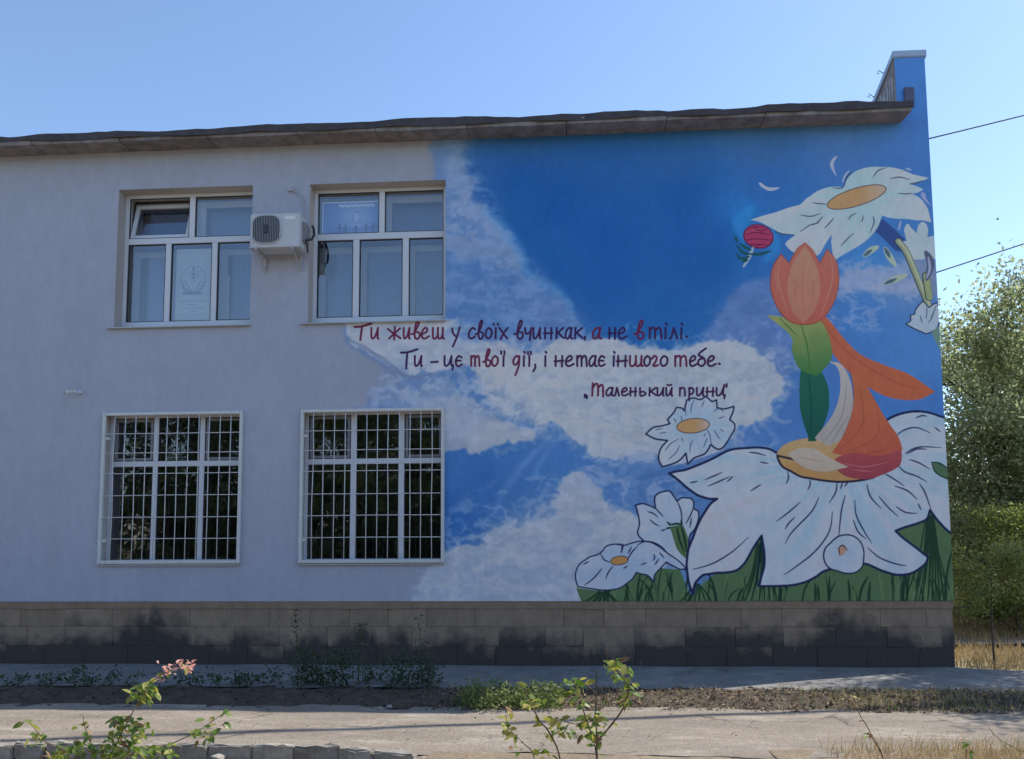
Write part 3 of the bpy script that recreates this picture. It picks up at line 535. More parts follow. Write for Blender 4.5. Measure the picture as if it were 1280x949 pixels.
# ------------------------------------------------------------------ wall materials
def plaster(name, use_img):
    m = mat(name, (.455, .475, .57), .88, .07, .9, .35, 140, detail=8); t = m.node_tree; b = t.nodes['Principled BSDF']
    b.inputs['Specular IOR Level'].default_value = .12
    base = b.inputs['Base Color'].links[0].from_socket
    tc = t.nodes.new('ShaderNodeTexCoord'); sp = t.nodes.new('ShaderNodeSeparateXYZ'); t.links.new(tc.outputs['Object'], sp.inputs[0])
    # broad, faint dirt runs below the eave and along the bottom
    n = t.nodes.new('ShaderNodeTexNoise'); n.inputs['Scale'].default_value = 1.0; n.inputs['Detail'].default_value = 6
    mp = t.nodes.new('ShaderNodeMapping'); mp.inputs['Scale'].default_value = (2.2, 1, .35); t.links.new(tc.outputs['Object'], mp.inputs[0]); t.links.new(mp.outputs[0], n.inputs['Vector'])
    rp = t.nodes.new('ShaderNodeMapRange'); rp.inputs[1].default_value = .42; rp.inputs[2].default_value = .75; rp.inputs[3].default_value = 0; rp.inputs[4].default_value = .2
    t.links.new(n.outputs[0], rp.inputs[0])
    mx = t.nodes.new('ShaderNodeMix'); mx.data_type = 'RGBA'; t.links.new(rp.outputs[0], mx.inputs[0]); t.links.new(base, mx.inputs[6]); mx.inputs[7].default_value = (.37, .36, .40, 1)
    out = mx.outputs[2]
    if use_img:
        cb = t.nodes.new('ShaderNodeCombineXYZ')
        for k, (a, lo, hi) in enumerate((('X', TX0, TX0+TW/TS), ('Z', TZ0, TZ0+TH/TS))):
            r = t.nodes.new('ShaderNodeMapRange'); r.clamp = False; r.inputs[1].default_value = lo; r.inputs[2].default_value = hi
            t.links.new(sp.outputs[a], r.inputs[0]); t.links.new(r.outputs[0], cb.inputs[k])
        im = t.nodes.new('ShaderNodeTexImage'); im.image = mimg; im.extension = 'CLIP'; im.interpolation = 'Linear'
        t.links.new(cb.outputs[0], im.inputs[0])
        m2 = t.nodes.new('ShaderNodeMix'); m2.data_type = 'RGBA'; t.links.new(im.outputs['Alpha'], m2.inputs[0]); t.links.new(out, m2.inputs[6]); t.links.new(im.outputs['Color'], m2.inputs[7])
        out = m2.outputs[2]
    # uneven coverage: roller marks and mottling
    n3 = t.nodes.new('ShaderNodeTexNoise'); n3.inputs['Scale'].default_value = 5; n3.inputs['Detail'].default_value = 9; n3.inputs['Roughness'].default_value = .75
    mp3 = t.nodes.new('ShaderNodeMapping'); mp3.inputs['Scale'].default_value = (1.6, 1, .8); t.links.new(tc.outputs['Object'], mp3.inputs[0]); t.links.new(mp3.outputs[0], n3.inputs['Vector'])
    r3 = t.nodes.new('ShaderNodeMapRange'); r3.inputs[1].default_value = .3; r3.inputs[2].default_value = .7; r3.inputs[3].default_value = .90; r3.inputs[4].default_value = 1.07; t.links.new(n3.outputs[0], r3.inputs[0])
    hs = t.nodes.new('ShaderNodeHueSaturation'); t.links.new(r3.outputs[0], hs.inputs['Value']); t.links.new(out, hs.inputs['Color']); out = hs.outputs[0]
    t.links.new(out, b.inputs['Base Color']); return m
M_PAINT = plaster('painted plaster', True); M_WALL = plaster('grey plaster', False)
M_BLUE = mat('blue painted plaster', paint((60, 106, 174)), .8, .12, 5, .3, 120)
M_REV = mat('reveal plaster', (.44, .41, .40), .85, .06, 4, .2, 120)
M_UPVC = mat('white window plastic', (.66, .68, .74), .35, .03, 6, .05, 90)
M_FRAME2 = mat('painted inner wood', (.56, .58, .62), .5, .06, 8)
M_SASH = mat('grey sash', (.24, .24, .27), .5, .06, 8)
M_SEAL = mat('rubber seal', (.03, .03, .035), .7)
M_BAR = mat('white painted steel', (.66, .67, .68), .45, .18, 30, .1, 90)
M_SILL = mat('galvanised sill', (.50, .50, .52), .45, .2, 9, .1, 60, metal=.2)
M_CONC = mat('soffit concrete', (.30, .265, .25), .95, .5, 6, .8, 30, col2=(.15, .13, .125), objrand=.12)
M_BIT = mat('roof edge felt', (.085, .075, .085), .9, .4, 8, .8, 25)
M_CAP = mat('zinc cap', (.42, .50, .62), .45, .12, 8, .05, 40, metal=.3)
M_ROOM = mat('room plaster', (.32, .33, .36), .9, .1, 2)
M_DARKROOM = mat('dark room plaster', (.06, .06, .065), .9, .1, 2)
M_CURT = mat('blue curtain', (.13, .22, .48), .9, .2, 6)
def glass_mat(name, refl, tint):
    m = bpy.data.materials.new(name); m.use_nodes = True; t = m.node_tree
    for n in list(t.nodes):
        if n.type != 'OUTPUT_MATERIAL': t.nodes.remove(n)
    o = t.nodes['Material Output']; tr = t.nodes.new('ShaderNodeBsdfTransparent'); tr.inputs[0].default_value = (*tint, 1)
    gl = t.nodes.new('ShaderNodeBsdfGlossy'); gl.inputs['Roughness'].default_value = .012; gl.inputs[0].default_value = (.95, .97, 1, 1)
    tc = t.nodes.new('ShaderNodeTexCoord'); nz = t.nodes.new('ShaderNodeTexNoise'); nz.inputs['Scale'].default_value = 1.7; nz.inputs['Detail'].default_value = 2
    bp = t.nodes.new('ShaderNodeBump'); bp.inputs['Strength'].default_value = .35; bp.inputs['Distance'].default_value = .012
    t.links.new(tc.outputs['Object'], nz.inputs['Vector']); t.links.new(nz.outputs[0], bp.inputs['Height']); t.links.new(bp.outputs[0], gl.inputs['Normal'])
    fr = t.nodes.new('ShaderNodeFresnel'); fr.inputs[0].default_value = 1.5; ad = t.nodes.new('ShaderNodeMath'); ad.operation = 'ADD'; ad.inputs[1].default_value = refl-.04; ad.use_clamp = True
    t.links.new(fr.outputs[0], ad.inputs[0])
    mx = t.nodes.new('ShaderNodeMixShader'); t.links.new(ad.outputs[0], mx.inputs[0]); t.links.new(tr.outputs[0], mx.inputs[1]); t.links.new(gl.outputs[0], mx.inputs[2])
    t.links.new(mx.outputs[0], o.inputs[0]); return m
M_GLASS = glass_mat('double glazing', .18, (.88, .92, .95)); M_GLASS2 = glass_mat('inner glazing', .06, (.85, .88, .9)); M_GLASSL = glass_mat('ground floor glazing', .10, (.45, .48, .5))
# ------------------------------------------------------------------ building
bld = empty('school_building', (0, 0, 0))
tag(bld, 'two storey grey plastered building with a blue sky and daisy mural on its right half', 'building')
XL, XR, ZB, ZT = -16.0, 4.32, .82, 6.87
WIN = [  # x0, x1, z0, z1
    (-5.954, -4.10, 4.43, 6.335), (-3.32, -1.50, 4.43, 6.32), (-6.03, -4.15, 1.30, 3.27), (-3.375, -1.51, 1.30, 3.27)]
xs = sorted({XL, XR, -9.2, -11, *[v for w in WIN for v in w[:2]]}); zs = sorted({ZB, ZT, *[v for w in WIN for v in w[2:]]})
def in_win(x, z): return any(w[0] < x < w[1] and w[2] < z < w[3] for w in WIN)
mb = MB()
for i in range(len(xs)-1):
    for j in range(len(zs)-1):
        if not in_win((xs[i]+xs[i+1])/2, (zs[j]+zs[j+1])/2):
            mb.quad((xs[i], 0, zs[j]), (xs[i+1], 0, zs[j]), (xs[i+1], 0, zs[j+1]), (xs[i], 0, zs[j+1]))
mb.quad((XL, 0, ZB), (XL, .12, ZB), (XR, .12, ZB), (XR, 0, ZB))
mb.build('wall', M_PAINT, bld)
mb = MB(); D = .42
for (x0, x1, z0, z1) in WIN:
    mb.quad((x0, .0005, z0), (x0, D, z0), (x0, D, z1), (x0, .0005, z1)); mb.quad((x1, .0005, z1), (x1, D, z1), (x1, D, z0), (x1, .0005, z0))
    mb.quad((x0, .0005, z1), (x0, D, z1), (x1, D, z1), (x1, .0005, z1)); mb.quad((x1, .0005, z0), (x1, D, z0), (x0, D, z0), (x0, .0005, z0))
    mb.build('window_reveal', M_REV, bld); mb = MB()
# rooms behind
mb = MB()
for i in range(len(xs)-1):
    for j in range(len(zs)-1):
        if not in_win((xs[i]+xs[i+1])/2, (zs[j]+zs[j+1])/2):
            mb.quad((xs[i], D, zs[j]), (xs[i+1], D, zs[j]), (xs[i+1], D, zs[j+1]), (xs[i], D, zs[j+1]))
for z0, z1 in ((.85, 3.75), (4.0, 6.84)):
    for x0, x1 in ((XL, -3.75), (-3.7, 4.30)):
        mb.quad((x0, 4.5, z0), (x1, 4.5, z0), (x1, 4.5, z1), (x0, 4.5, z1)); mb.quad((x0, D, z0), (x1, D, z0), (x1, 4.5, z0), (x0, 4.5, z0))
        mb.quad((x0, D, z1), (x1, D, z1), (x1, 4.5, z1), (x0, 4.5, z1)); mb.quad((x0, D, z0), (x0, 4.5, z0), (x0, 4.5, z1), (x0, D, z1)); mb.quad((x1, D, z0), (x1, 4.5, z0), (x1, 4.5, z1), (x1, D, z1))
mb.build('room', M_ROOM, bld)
mb = MB(); mb.box(XL, XR, 4.6, 9.0, 0, 6.95); mb.build('rear_wing', M_WALL, bld)
mb = MB(); mb.box(XL, XL+.3, .43, 4.6, 0, 6.95); mb.build('side_wall', M_WALL, bld)
mb = MB(); mb.box(XL, XR, .02, 9.0, 6.90, 7.02); mb.build('roof', M_BIT, bld)
# parapet fin at the right end, its top sloping down to the back
mb = MB(); P0, P1 = XR, 4.70
prof = [(0, .82), (0, 7.74), (1.6, 7.12), (9.0, 7.12), (9.0, 0), (.09, 0), (.09, .82)]
n = len(prof); mb.v = [(P0, y, z) for y, z in prof]+[(P1, y, z) for y, z in prof]
mb.f = [tuple(range(n)), tuple(range(n, 2*n))[::-1]]+[(i, (i+1) % n, n+(i+1) % n, n+i) for i in range(n)]
par = mb.build('parapet_wall', M_PAINT, bld)
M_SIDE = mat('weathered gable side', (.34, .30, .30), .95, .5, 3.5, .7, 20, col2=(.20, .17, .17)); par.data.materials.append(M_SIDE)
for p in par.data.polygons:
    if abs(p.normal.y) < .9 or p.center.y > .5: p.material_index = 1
mb = MB(); v = [(P0-.025, -.02, 7.742), (P1+.02, -.02, 7.742), (P1+.02, 1.62, 7.122), (P0-.025, 1.62, 7.122)]
mb.v = v+[(x, y, z+.088) for x, y, z in v]; mb.f = [(0,1,2,3), (4,5,6,7), (0,1,5,4), (1,2,6,5), (2,3,7,6), (3,0,4,7)]
mb.build('parapet_cap', M_CAP, par, bevel=.006)
mb = MB(); mb.box(4.415, 4.53, -.035, -.0125, 7.06, 7.32, .006); mb.build('junction_box', mat('dark box', (.12, .12, .20), .7, .2, 20), par, bevel=.006)
# peeled render and laths on the inner face of the parapet
mb = MB()
for i in range(16):
    y = .06+i*.075; z1 = 7.70-y*.39; z0 = 7.03
    mb.box(P0-.008-.012*random.random(), P0+.004, y, y+.05, z0, z1-.03-random.random()*.12)
o = mb.build('peeled_render', mat('peeled render', (.52, .50, .52), .9, .55, 12, .8, 30), par); o['kind'] = 'stuff'
for yy in (.28, .62):
    z = 7.74-yy*.388+.085
    mb = MB(); mb.tube([(P0-.02, yy, z-.02), (P0-.09, yy, z+.03), (P0-.11, yy, z+.0), (P0-.08, yy, z-.02)], .005, 5); mb.build('wire_hook', M_SEAL, par)
# eave: soffit panels, dark felt edge with an uneven top
ev = MB(); ev.box(XL, 4.36, -.32, -.001, 6.93, 6.95); eave = ev.build('eave', M_BIT, bld)
x = XL; k = 0; jn = [-1.18, .10, 1.36, 2.58, 4.36]; pos = [-15.4]
while pos[-1] < -2.6: pos.append(pos[-1]+1.21+random.uniform(-.03, .03))
pos = [p for p in pos if p < -2.2]+[-2.36]+jn
for a, b in zip(pos[:-1], pos[1:]):
    dz = random.uniform(-.008, .008); t = MB(); n = 8; yo = random.uniform(-.006, .006)
    # slab with a chipped, slightly wavy lower edge
    for i in range(n+1):
        X = a+.004+(b-a-.008)*i/n; e = random.uniform(-.007, .007)
        t.v += [(X, -.335+yo+e*.6, 6.848+dz+e), (X, -.335+yo, 6.928), (X, -.003, 6.928), (X, -.003, 6.866+dz*.5+e*.4)]
    for i in range(n):
        for q in range(4): t.f.append((i*4+q, i*4+(q+1) % 4, (i+1)*4+(q+1) % 4, (i+1)*4+q))
    t.f += [(0, 1, 2, 3), (n*4+3, n*4+2, n*4+1, n*4)]
    t.build('soffit_panel', M_CONC, eave)
t = MB(); N = 150
hs = [0]*(N+1)
for i in range(N+1):
    hs[i] = 6.972+.012*math.sin(i*.37)+.010*math.sin(i*.13+1)+random.uniform(-.006, .008)
for i in range(N+1):
    X = XL+(4.372-XL)*i/N; w = .012*math.sin(i*.9)+random.uniform(-.004, .004)
    t.v += [(X, -.356+w, 6.882+.010*math.sin(i*.51)+random.uniform(-.005, .005)), (X, -.352+w, hs[i]), (X, .3, hs[i]+.05), (X, .3, 6.955)]
for i in range(N):
    for q in range(4): t.f.append((i*4+q, i*4+(q+1) % 4, (i+1)*4+(q+1) % 4, (i+1)*4+q))
t.f += [(0, 1, 2, 3), (N*4+3, N*4+2, N*4+1, N*4)]
t.build('roofing_felt_edge', M_BIT, eave)
# ------------------------------------------------------------------ mural sheet and its painted figures
from mathutils.geometry import delaunay_2d_cdt
def flat_poly(name, pts, y, parent):                        # outline (x, z) -> triangulated sheet facing the street
    P = []
    for a in pts:
        if not P or abs(a[0]-P[-1][0])+abs(a[1]-P[-1][1]) > .004: P.append(a)
    vs, es, fs, *_ = delaunay_2d_cdt([Vector(a) for a in P], [], [list(range(len(P)))], 1, 1e-5)
    me = bpy.data.meshes.new(name); F2 = []
    for f in fs:
        ar = sum(vs[f[i]].x*vs[f[(i+1) % len(f)]].y-vs[f[(i+1) % len(f)]].x*vs[f[i]].y for i in range(len(f)))
        F2.append(tuple(f) if ar > 0 else tuple(f)[::-1])
    me.from_pydata([(v.x, y, v.y) for v in vs], [], F2); me.update(); me.materials.append(M_PAINT)
    o = bpy.data.objects.new(name, me); C.objects.link(o); o.parent = parent; return o
def sheet(name, pts_px, y, parent):
    Q = [at(px, py, 0) for px, py in pts_px]
    return flat_poly(name, [(min(p.x, 4.698), max(p.z, .823)) for p in Q], y, parent)
w2 = WIN[1]; w4 = WIN[3]
mb = MB(); xs2 = sorted({-2.7, -1.75, -1.49, XR, 4.699}); zs2 = sorted({.822, 1.29, 3.28, 3.50, 4.415, 6.33, 6.86})
outl = [(-1.86,.822),(4.699,.822),(4.699,7.738),(4.322,7.738),(4.322,6.862),(-1.62,6.862),(-1.66,6.6),(-1.60,6.34),(-1.494,6.33),(-1.494,4.39),(-2.62,4.39),(-2.82,4.30),(-2.78,4.14),(-2.60,4.02),(-2.34,3.86),(-2.22,3.66),(-2.42,3.52),(-2.54,3.36),(-2.50,3.31),(-1.46,3.31),(-1.46,1.27),(-1.62,1.10),(-1.84,.95)]
mural = flat_poly('mural', outl, -.002, bld)
mural['label'] = 'mural of blue sky, clouds, lettering and huge white daisies'
for i, (nm, lab, q, order) in enumerate(PATCH):
    o = sheet(nm, [tuple(a) for a in q], -.0026-.0005*i, mural)
    if lab: o['label'] = lab
for line, lab in enumerate(('first handwritten line of purple lettering', 'second handwritten line of purple lettering', 'short third line of lettering in quotation marks')):
    Mk = np.zeros((TH, TW), bool)
    for l, (m, x0, y0) in LTR:
        if l == line: Mk[y0:y0+m.shape[0], x0:x0+m.shape[1]] |= m > .4
    V = []; y = -.0024 if line != 2 else -.0026
    rows = np.where(Mk.any(1))[0]
    for r in rows:
        row = np.concatenate([[0], Mk[r].astype(int), [0]]); dd = np.diff(row); st = np.where(dd == 1)[0]; en = np.where(dd == -1)[0]
        for a, b in zip(st, en):
            xa, xb, za, zb = TX0+a/TS, TX0+b/TS, TZ0+r/TS, TZ0+(r+1)/TS; V.append([(xa, y, za), (xb, y, za), (xb, y, zb), (xa, y, zb)])
    V = np.array(V).reshape(-1, 3); o = raw_mesh('lettering', V, np.arange(len(V)).reshape(-1, 4), M_PAINT, mural); o['label'] = lab
# ------------------------------------------------------------------ plinth
M_BLK = bpy.data.materials.new('stained plinth block'); M_BLK.use_nodes = True
def plinth_mat(m, base, dark):
    t = m.node_tree; b = t.nodes['Principled BSDF']; b.inputs['Roughness'].default_value = .95; b.inputs['Specular IOR Level'].default_value = .2
    g = t.nodes.new('ShaderNodeNewGeometry'); sp = t.nodes.new('ShaderNodeSeparateXYZ'); t.links.new(g.outputs['Position'], sp.inputs[0])
    def noise(sc, det, sx=(1, 1, 1)):
        mp = t.nodes.new('ShaderNodeMapping'); mp.inputs['Scale'].default_value = sx; t.links.new(g.outputs['Position'], mp.inputs[0])
        n = t.nodes.new('ShaderNodeTexNoise'); n.inputs['Scale'].default_value = sc; n.inputs['Detail'].default_value = det; n.inputs['Roughness'].default_value = .65
        t.links.new(mp.outputs[0], n.inputs['Vector']); return n.outputs[0]
    def mth(op, a, bb):
        n = t.nodes.new('ShaderNodeMath'); n.operation = op
        for i, v in enumerate((a, bb)):
            if isinstance(v, (int, float)): n.inputs[i].default_value = v
            else: t.links.new(v, n.inputs[i])
        return n.outputs[0]
    # rising damp: black growth whose upper edge wanders along the wall
    edge = mth('ADD', mth('MULTIPLY', noise(.45, 4, (1, 1, .2)), 1.9), -.55)
    edge = mth('ADD', edge, mth('MULTIPLY', mth('SUBTRACT', noise(5, 6), .5), .55))
    ob = t.nodes.new('ShaderNodeObjectInfo'); edge = mth('ADD', edge, mth('MULTIPLY', mth('SUBTRACT', ob.outputs['Random'], .5), .22))
    k = mth('SUBTRACT', edge, sp.outputs['Z'])
    r = t.nodes.new('ShaderNodeMapRange'); r.inputs[1].default_value = -.10; r.inputs[2].default_value = .14; r.inputs[3].default_value = 0; r.inputs[4].default_value = .93; t.links.new(k, r.inputs[0])
    oi = t.nodes.new('ShaderNodeObjectInfo'); hv = t.nodes.new('ShaderNodeHueSaturation'); mr = t.nodes.new('ShaderNodeMapRange'); mr.inputs[3].default_value = .92; mr.inputs[4].default_value = 1.07
    t.links.new(oi.outputs['Random'], mr.inputs[0]); t.links.new(mr.outputs[0], hv.inputs['Value'])
    cr = t.nodes.new('ShaderNodeValToRGB'); cr.color_ramp.elements[0].position = .3; cr.color_ramp.elements[1].position = .7
    cr.color_ramp.elements[0].color = (*[x*.72 for x in base], 1); cr.color_ramp.elements[1].color = (*base, 1); t.links.new(noise(7, 8, (1, 1, .6)), cr.inputs[0]); t.links.new(cr.outputs[0], hv.inputs['Color'])
    mx = t.nodes.new('ShaderNodeMix'); mx.data_type = 'RGBA'; t.links.new(r.outputs[0], mx.inputs[0]); t.links.new(hv.outputs[0], mx.inputs[6]); mx.inputs[7].default_value = (*dark, 1)
    # pale lime streaks
    st = t.nodes.new('ShaderNodeMapRange'); st.inputs[1].default_value = .70; st.inputs[2].default_value = .76; st.inputs[3].default_value = 0; st.inputs[4].default_value = .5; t.links.new(noise(9, 3, (2.2, 1, .35)), st.inputs[0])
    m2 = t.nodes.new('ShaderNodeMix'); m2.data_type = 'RGBA'; t.links.new(st.outputs[0], m2.inputs[0]); t.links.new(mx.outputs[2], m2.inputs[6]); m2.inputs[7].default_value = (.34, .32, .30, 1)
    t.links.new(m2.outputs[2], b.inputs['Base Color'])
    bp = t.nodes.new('ShaderNodeBump'); bp.inputs['Strength'].default_value = .8; bp.inputs['Distance'].default_value = .012; t.links.new(noise(38, 6), bp.inputs['Height']); t.links.new(bp.outputs[0], b.inputs['Normal'])
plinth_mat(M_BLK, (.37, .27, .195), (.062, .056, .054))
M_MORT = mat('plinth mortar', (.17, .145, .125), .95, .5, 5, .5, 40)
mb = MB(); mb.box(XL, 4.675, .040, .40, -.3, .815); plin = mb.build('plinth', M_MORT, bld)
mb = MB(); N = 90
for i in range(N+1):
    X = XL+.01+(4.69-XL-.01)*i/N; e = random.uniform(-.004, .004)
    mb.v += [(X, .016+e, .728+e), (X, .004+e*.5, .816), (X, .07, .816), (X, .07, .728)]
for i in range(N):
    for q in range(4): mb.f.append((i*4+q, i*4+(q+1) % 4, (i+1)*4+(q+1) % 4, (i+1)*4+q))
mb.f += [(0, 1, 2, 3), (N*4+3, N*4+2, N*4+1, N*4)]
mb.build('plinth_ledge', M_BLK, plin)
for r, (z0, z1) in enumerate(((.505, .724), (.262, .497), (-.05, .254))):
    X = 4.685-([.31, .14, .42][r])
    edges = [4.685, X]
    while X > -9.5: X -= .555+random.uniform(-.09, .09); edges.append(X)
    for a, b in zip(edges[1:], edges[:-1]):
        yo = .026+random.uniform(-.006, .008); t = MB(); t.box(a+.0012, b-.0012, yo*.6+.012, .07, z0-.002, z1+.004, .0015); t.build('block', M_BLK, plin, bevel=.0025)
mb = MB(); mb.box(XL, -9.6, .03, .07, -.05, .724); mb.build('plinth_face', M_BLK, plin)
# ------------------------------------------------------------------ windows
def ring(m, x0, x1, z0, z1, w, y0, y1, wb=None):
    wb = wb or w
    m.box(x0, x0+w, y0, y1, z0, z1); m.box(x1-w, x1, y0, y1, z0, z1)
    m.box(x0+w, x1-w, y0+.0012, y1-.0012, z1-w, z1); m.box(x0+w, x1-w, y0+.0012, y1-.0012, z0, z0+wb)
def window_thing(wi, lab, top_mulls, bot_mulls, tz0, tz1, y, open_first=False, upper=True, fw=.055):
    x0, x1, z0, z1 = WIN[wi]; w = empty('window', ((x0+x1)/2, y, z0), bld); w['label'] = lab
    off = w.location.copy(); fb = z0+(.12 if upper else .052)
    m = MB(); m.box(x0, x0+fw, y, y+.07, z0, z1); m.box(x1-fw, x1, y, y+.07, z0, z1)
    m.box(x0+fw, x1-fw, y+.001, y+.069, z1-fw*.9, z1); m.box(x0+fw, x1-fw, y+.001, y+.069, z0, fb)
    m.box(x0+fw, x1-fw, y-.002, y+.069, tz0, tz1)
    for a, b in top_mulls: m.box(a, b, y-.001, y+.068, tz1, z1-fw*.9)
    for a, b in bot_mulls: m.box(a, b, y-.001, y+.068, fb, tz0)
    m.build('frame', M_UPVC, w, off=off, bevel=.004)
    tl = [x0+fw]+[v for p in top_mulls for v in p]+[x1-fw]; bl = [x0+fw]+[v for p in bot_mulls for v in p]+[x1-fw]
    lights = [(tl[i], tl[i+1], tz1, z1-fw*.9, True) for i in range(0, len(tl), 2)]+[(bl[i], bl[i+1], fb, tz0, False) for i in range(0, len(bl), 2)]
    for i, (a, b, c, d, top) in enumerate(lights):
        sash = top and (not upper and i in (0, 2) or upper and i == 0 and open_first)
        m = MB(); ring(m, a+.002, b-.002, c+.002, d-.002, .009, y+.006, y+.03); m.build('seal', M_SEAL, w, off=off)
        if sash:
            g = empty('sash', ((a+b)/2, y+.012, c+.01), w); g.location = Vector(((a+b)/2, y+.012, c+.01))-off
            m = MB(); sw = .036 if not upper else .05; cx, cz = (a+b)/2, c+.01; ring(m, a+.012-cx, b-.012-cx, .0, d-c-.022, sw, 0, .055)
            
            me_o = m.build('sash_frame', M_UPVC if upper else M_SASH, None, bevel=.003); g2 = MB(); g2.quad((a+.012+sw-cx, .025, sw), (b-.012-sw-cx, .025, sw), (b-.012-sw-cx, .025, d-c-.022-sw), (a+.012+sw-cx, .025, d-c-.022-sw)); gl_ = g2.build('pane', M_GLASS if upper else M_GLASSL, None)
            bpy.data.objects.remove(g); me_o.name = 'sash'; me_o.parent = w; me_o.location = Vector((cx, y+.012, cz))-off
            gl_.parent = w; gl_.location = me_o.location
            if open_first: me_o.rotation_euler.x = gl_.rotation_euler.x = math.radians(-15)
        else:
            m = MB(); m.quad((a+.004, y+.025, c+.004), (b-.004, y+.025, c+.004), (b-.004, y+.025, d-.004), (a+.004, y+.025, d-.004)); m.build('pane', M_GLASS if upper else M_GLASSL, w, off=off)
    if upper:   # second, older window further in, seen through the glass
        yi = y+.22
        il = [(tl[i], tl[i+1], tz1-.03, z1, ) for i in range(0, len(tl), 2)]+[(bl[i], bl[i+1], z0, tz0+.01) for i in range(0, len(bl), 2)]
        for (a, b, c, d) in il:
            m = MB(); ring(m, a-.037, b+.037, c+.002, d-.03, .085, yi, yi+.05); m.build('inner_frame', M_FRAME2, w, off=off, bevel=.004)
            m = MB(); m.quad((a+.05, yi+.02, c+.09), (b-.05, yi+.02, c+.09), (b-.05, yi+.02, d-.12), (a+.05, yi+.02, d-.12)); m.build('inner_pane', M_GLASS2, w, off=off)
    m = MB()
    pr = .05 if upper else .035; ex = .09 if upper else .01
    m.v = [(x0-ex, -pr, z0-.022), (x1+ex*.2, -pr, z0-.022), (x1+ex*.2, y+.0, z0+.018), (x0-ex, y+.0, z0+.018), (x0-ex, -pr, z0-.006), (x1+ex*.2, -pr, z0-.006), (x1+ex*.2, y, z0+.03), (x0-ex, y, z0+.03)]
    # keep the part outside the opening in front of the wall
    m.f = [(0,1,2,3), (4,5,6,7), (0,1,5,4), (1,2,6,5), (2,3,7,6), (3,0,4,7)]
    m.build('sill', M_SILL, w, off=off, bevel=.003)
    return w
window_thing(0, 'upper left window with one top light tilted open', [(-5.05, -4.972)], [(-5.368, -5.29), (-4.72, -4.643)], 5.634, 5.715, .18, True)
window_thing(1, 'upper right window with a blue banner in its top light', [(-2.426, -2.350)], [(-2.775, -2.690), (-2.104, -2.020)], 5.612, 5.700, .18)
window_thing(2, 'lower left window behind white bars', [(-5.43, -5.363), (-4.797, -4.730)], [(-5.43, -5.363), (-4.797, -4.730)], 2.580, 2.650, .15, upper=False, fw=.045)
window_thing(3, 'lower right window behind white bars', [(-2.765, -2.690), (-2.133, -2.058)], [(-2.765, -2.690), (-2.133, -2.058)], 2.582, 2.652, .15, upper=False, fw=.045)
for o in bpy.data.objects:   # blue curtains hanging in the upper rooms
    pass
for wi in (0, 1):
    x0, x1, z0, z1 = WIN[wi]; xx = x0-.1; n = 40; t = MB(); V = []
    for i in range(n+1):
        X = x0-.1+(x1-x0+.2)*i/n; Y = .62+.035*math.sin(i*1.9)+.01*math.sin(i*.7)
        t.v += [(X, Y, z0-.15), (X, Y+.01, z1+.1)]
    for i in range(n): t.f.append((i*2, i*2+2, i*2+3, i*2+1))
    c = t.build('curtain', M_CURT, None, smooth=True); tag(c, ('plain blue curtain hanging inside the upper left window', 'plain blue curtain hanging inside the upper right window')[wi], 'curtain', 'curtains in the upper windows')
# security grilles
for gi, (wi, lab) in enumerate(((2, 'white steel grille over the lower left window'), (3, 'white steel grille over the lower right window'))):
    x0, x1, z0, z1 = WIN[wi]; gx0, gx1, gz0, gz1 = x0-.004, x1+.004, z0+.004, z1+.012; y = -.024
    g = empty('security_grille', ((gx0+gx1)/2, y, gz0), bld); g['label'] = lab; off = g.location.copy()
    m = MB(); ring(m, gx0, gx1, gz0, gz1, .042, y-.018, y+.02); m.build('grille_frame', M_BAR, g, off=off, bevel=.004)
    n = 12
    for i in range(1, n+1):
        X = gx0+.021+(gx1-gx0-.042)*i/(n+1); b = random.uniform(-.006, .006); c = random.uniform(-.008, .008)
        m = MB(); m.tube([(X+c*.4, y+.004, gz0+.02), (X+b, y+.004, gz0+(gz1-gz0)*.35), (X-b+c, y+.004, gz0+(gz1-gz0)*.7), (X, y+.004, gz1-.02)], .0062, 6); m.build('bar', M_BAR, g, off=off, smooth=True)
    for zz in (1.625, 1.905, 2.185, 2.475, 2.745, 3.000):
        b = random.uniform(-.006, .006); m = MB(); m.tube([(gx0+.02, y-.008, zz), ((gx0+gx1)/2, y-.008, zz+b), (gx1-.02, y-.008, zz+b*.5)], .0056, 6); m.build('bar', M_BAR, g, off=off, smooth=True)
    for zz in (z0+.30, z1-.33):
        m = MB(); m.box(gx0+.042, gx0+.09, y-.004, y+.06, zz-.014, zz+.014, .003); m.build('wall_lug', M_BAR, g, off=off)
# ------------------------------------------------------------------ posters in the windows (flat print, generated here)
def canvas(w, h, col): return np.ones((h, w, 3), np.float32)*np.array(col, np.float32)
def cdisc(A, cx, cy, r, col, r0=0, a=1.0):
    h, w = A.shape[:2]; y, x = np.mgrid[0:h, 0:w]; d = np.hypot(x-cx, y-cy); m = (np.clip(r-d+.5, 0, 1)*np.clip(d-r0+.5, 0, 1)*a)[..., None]; A[:] = A*(1-m)+np.array(col)*m
def cline(A, x0, y0, x1, y1, w_, col, a=1.0):
    h, w = A.shape[:2]; y, x = np.mgrid[0:h, 0:w]; dx, dy = x1-x0, y1-y0; t = np.clip(((x-x0)*dx+(y-y0)*dy)/(dx*dx+dy*dy+1e-6), 0, 1)
    m = (np.clip(w_/2-np.hypot(x-x0-t*dx, y-y0-t*dy)+.5, 0, 1)*a)[..., None]; A[:] = A*(1-m)+np.array(col)*m
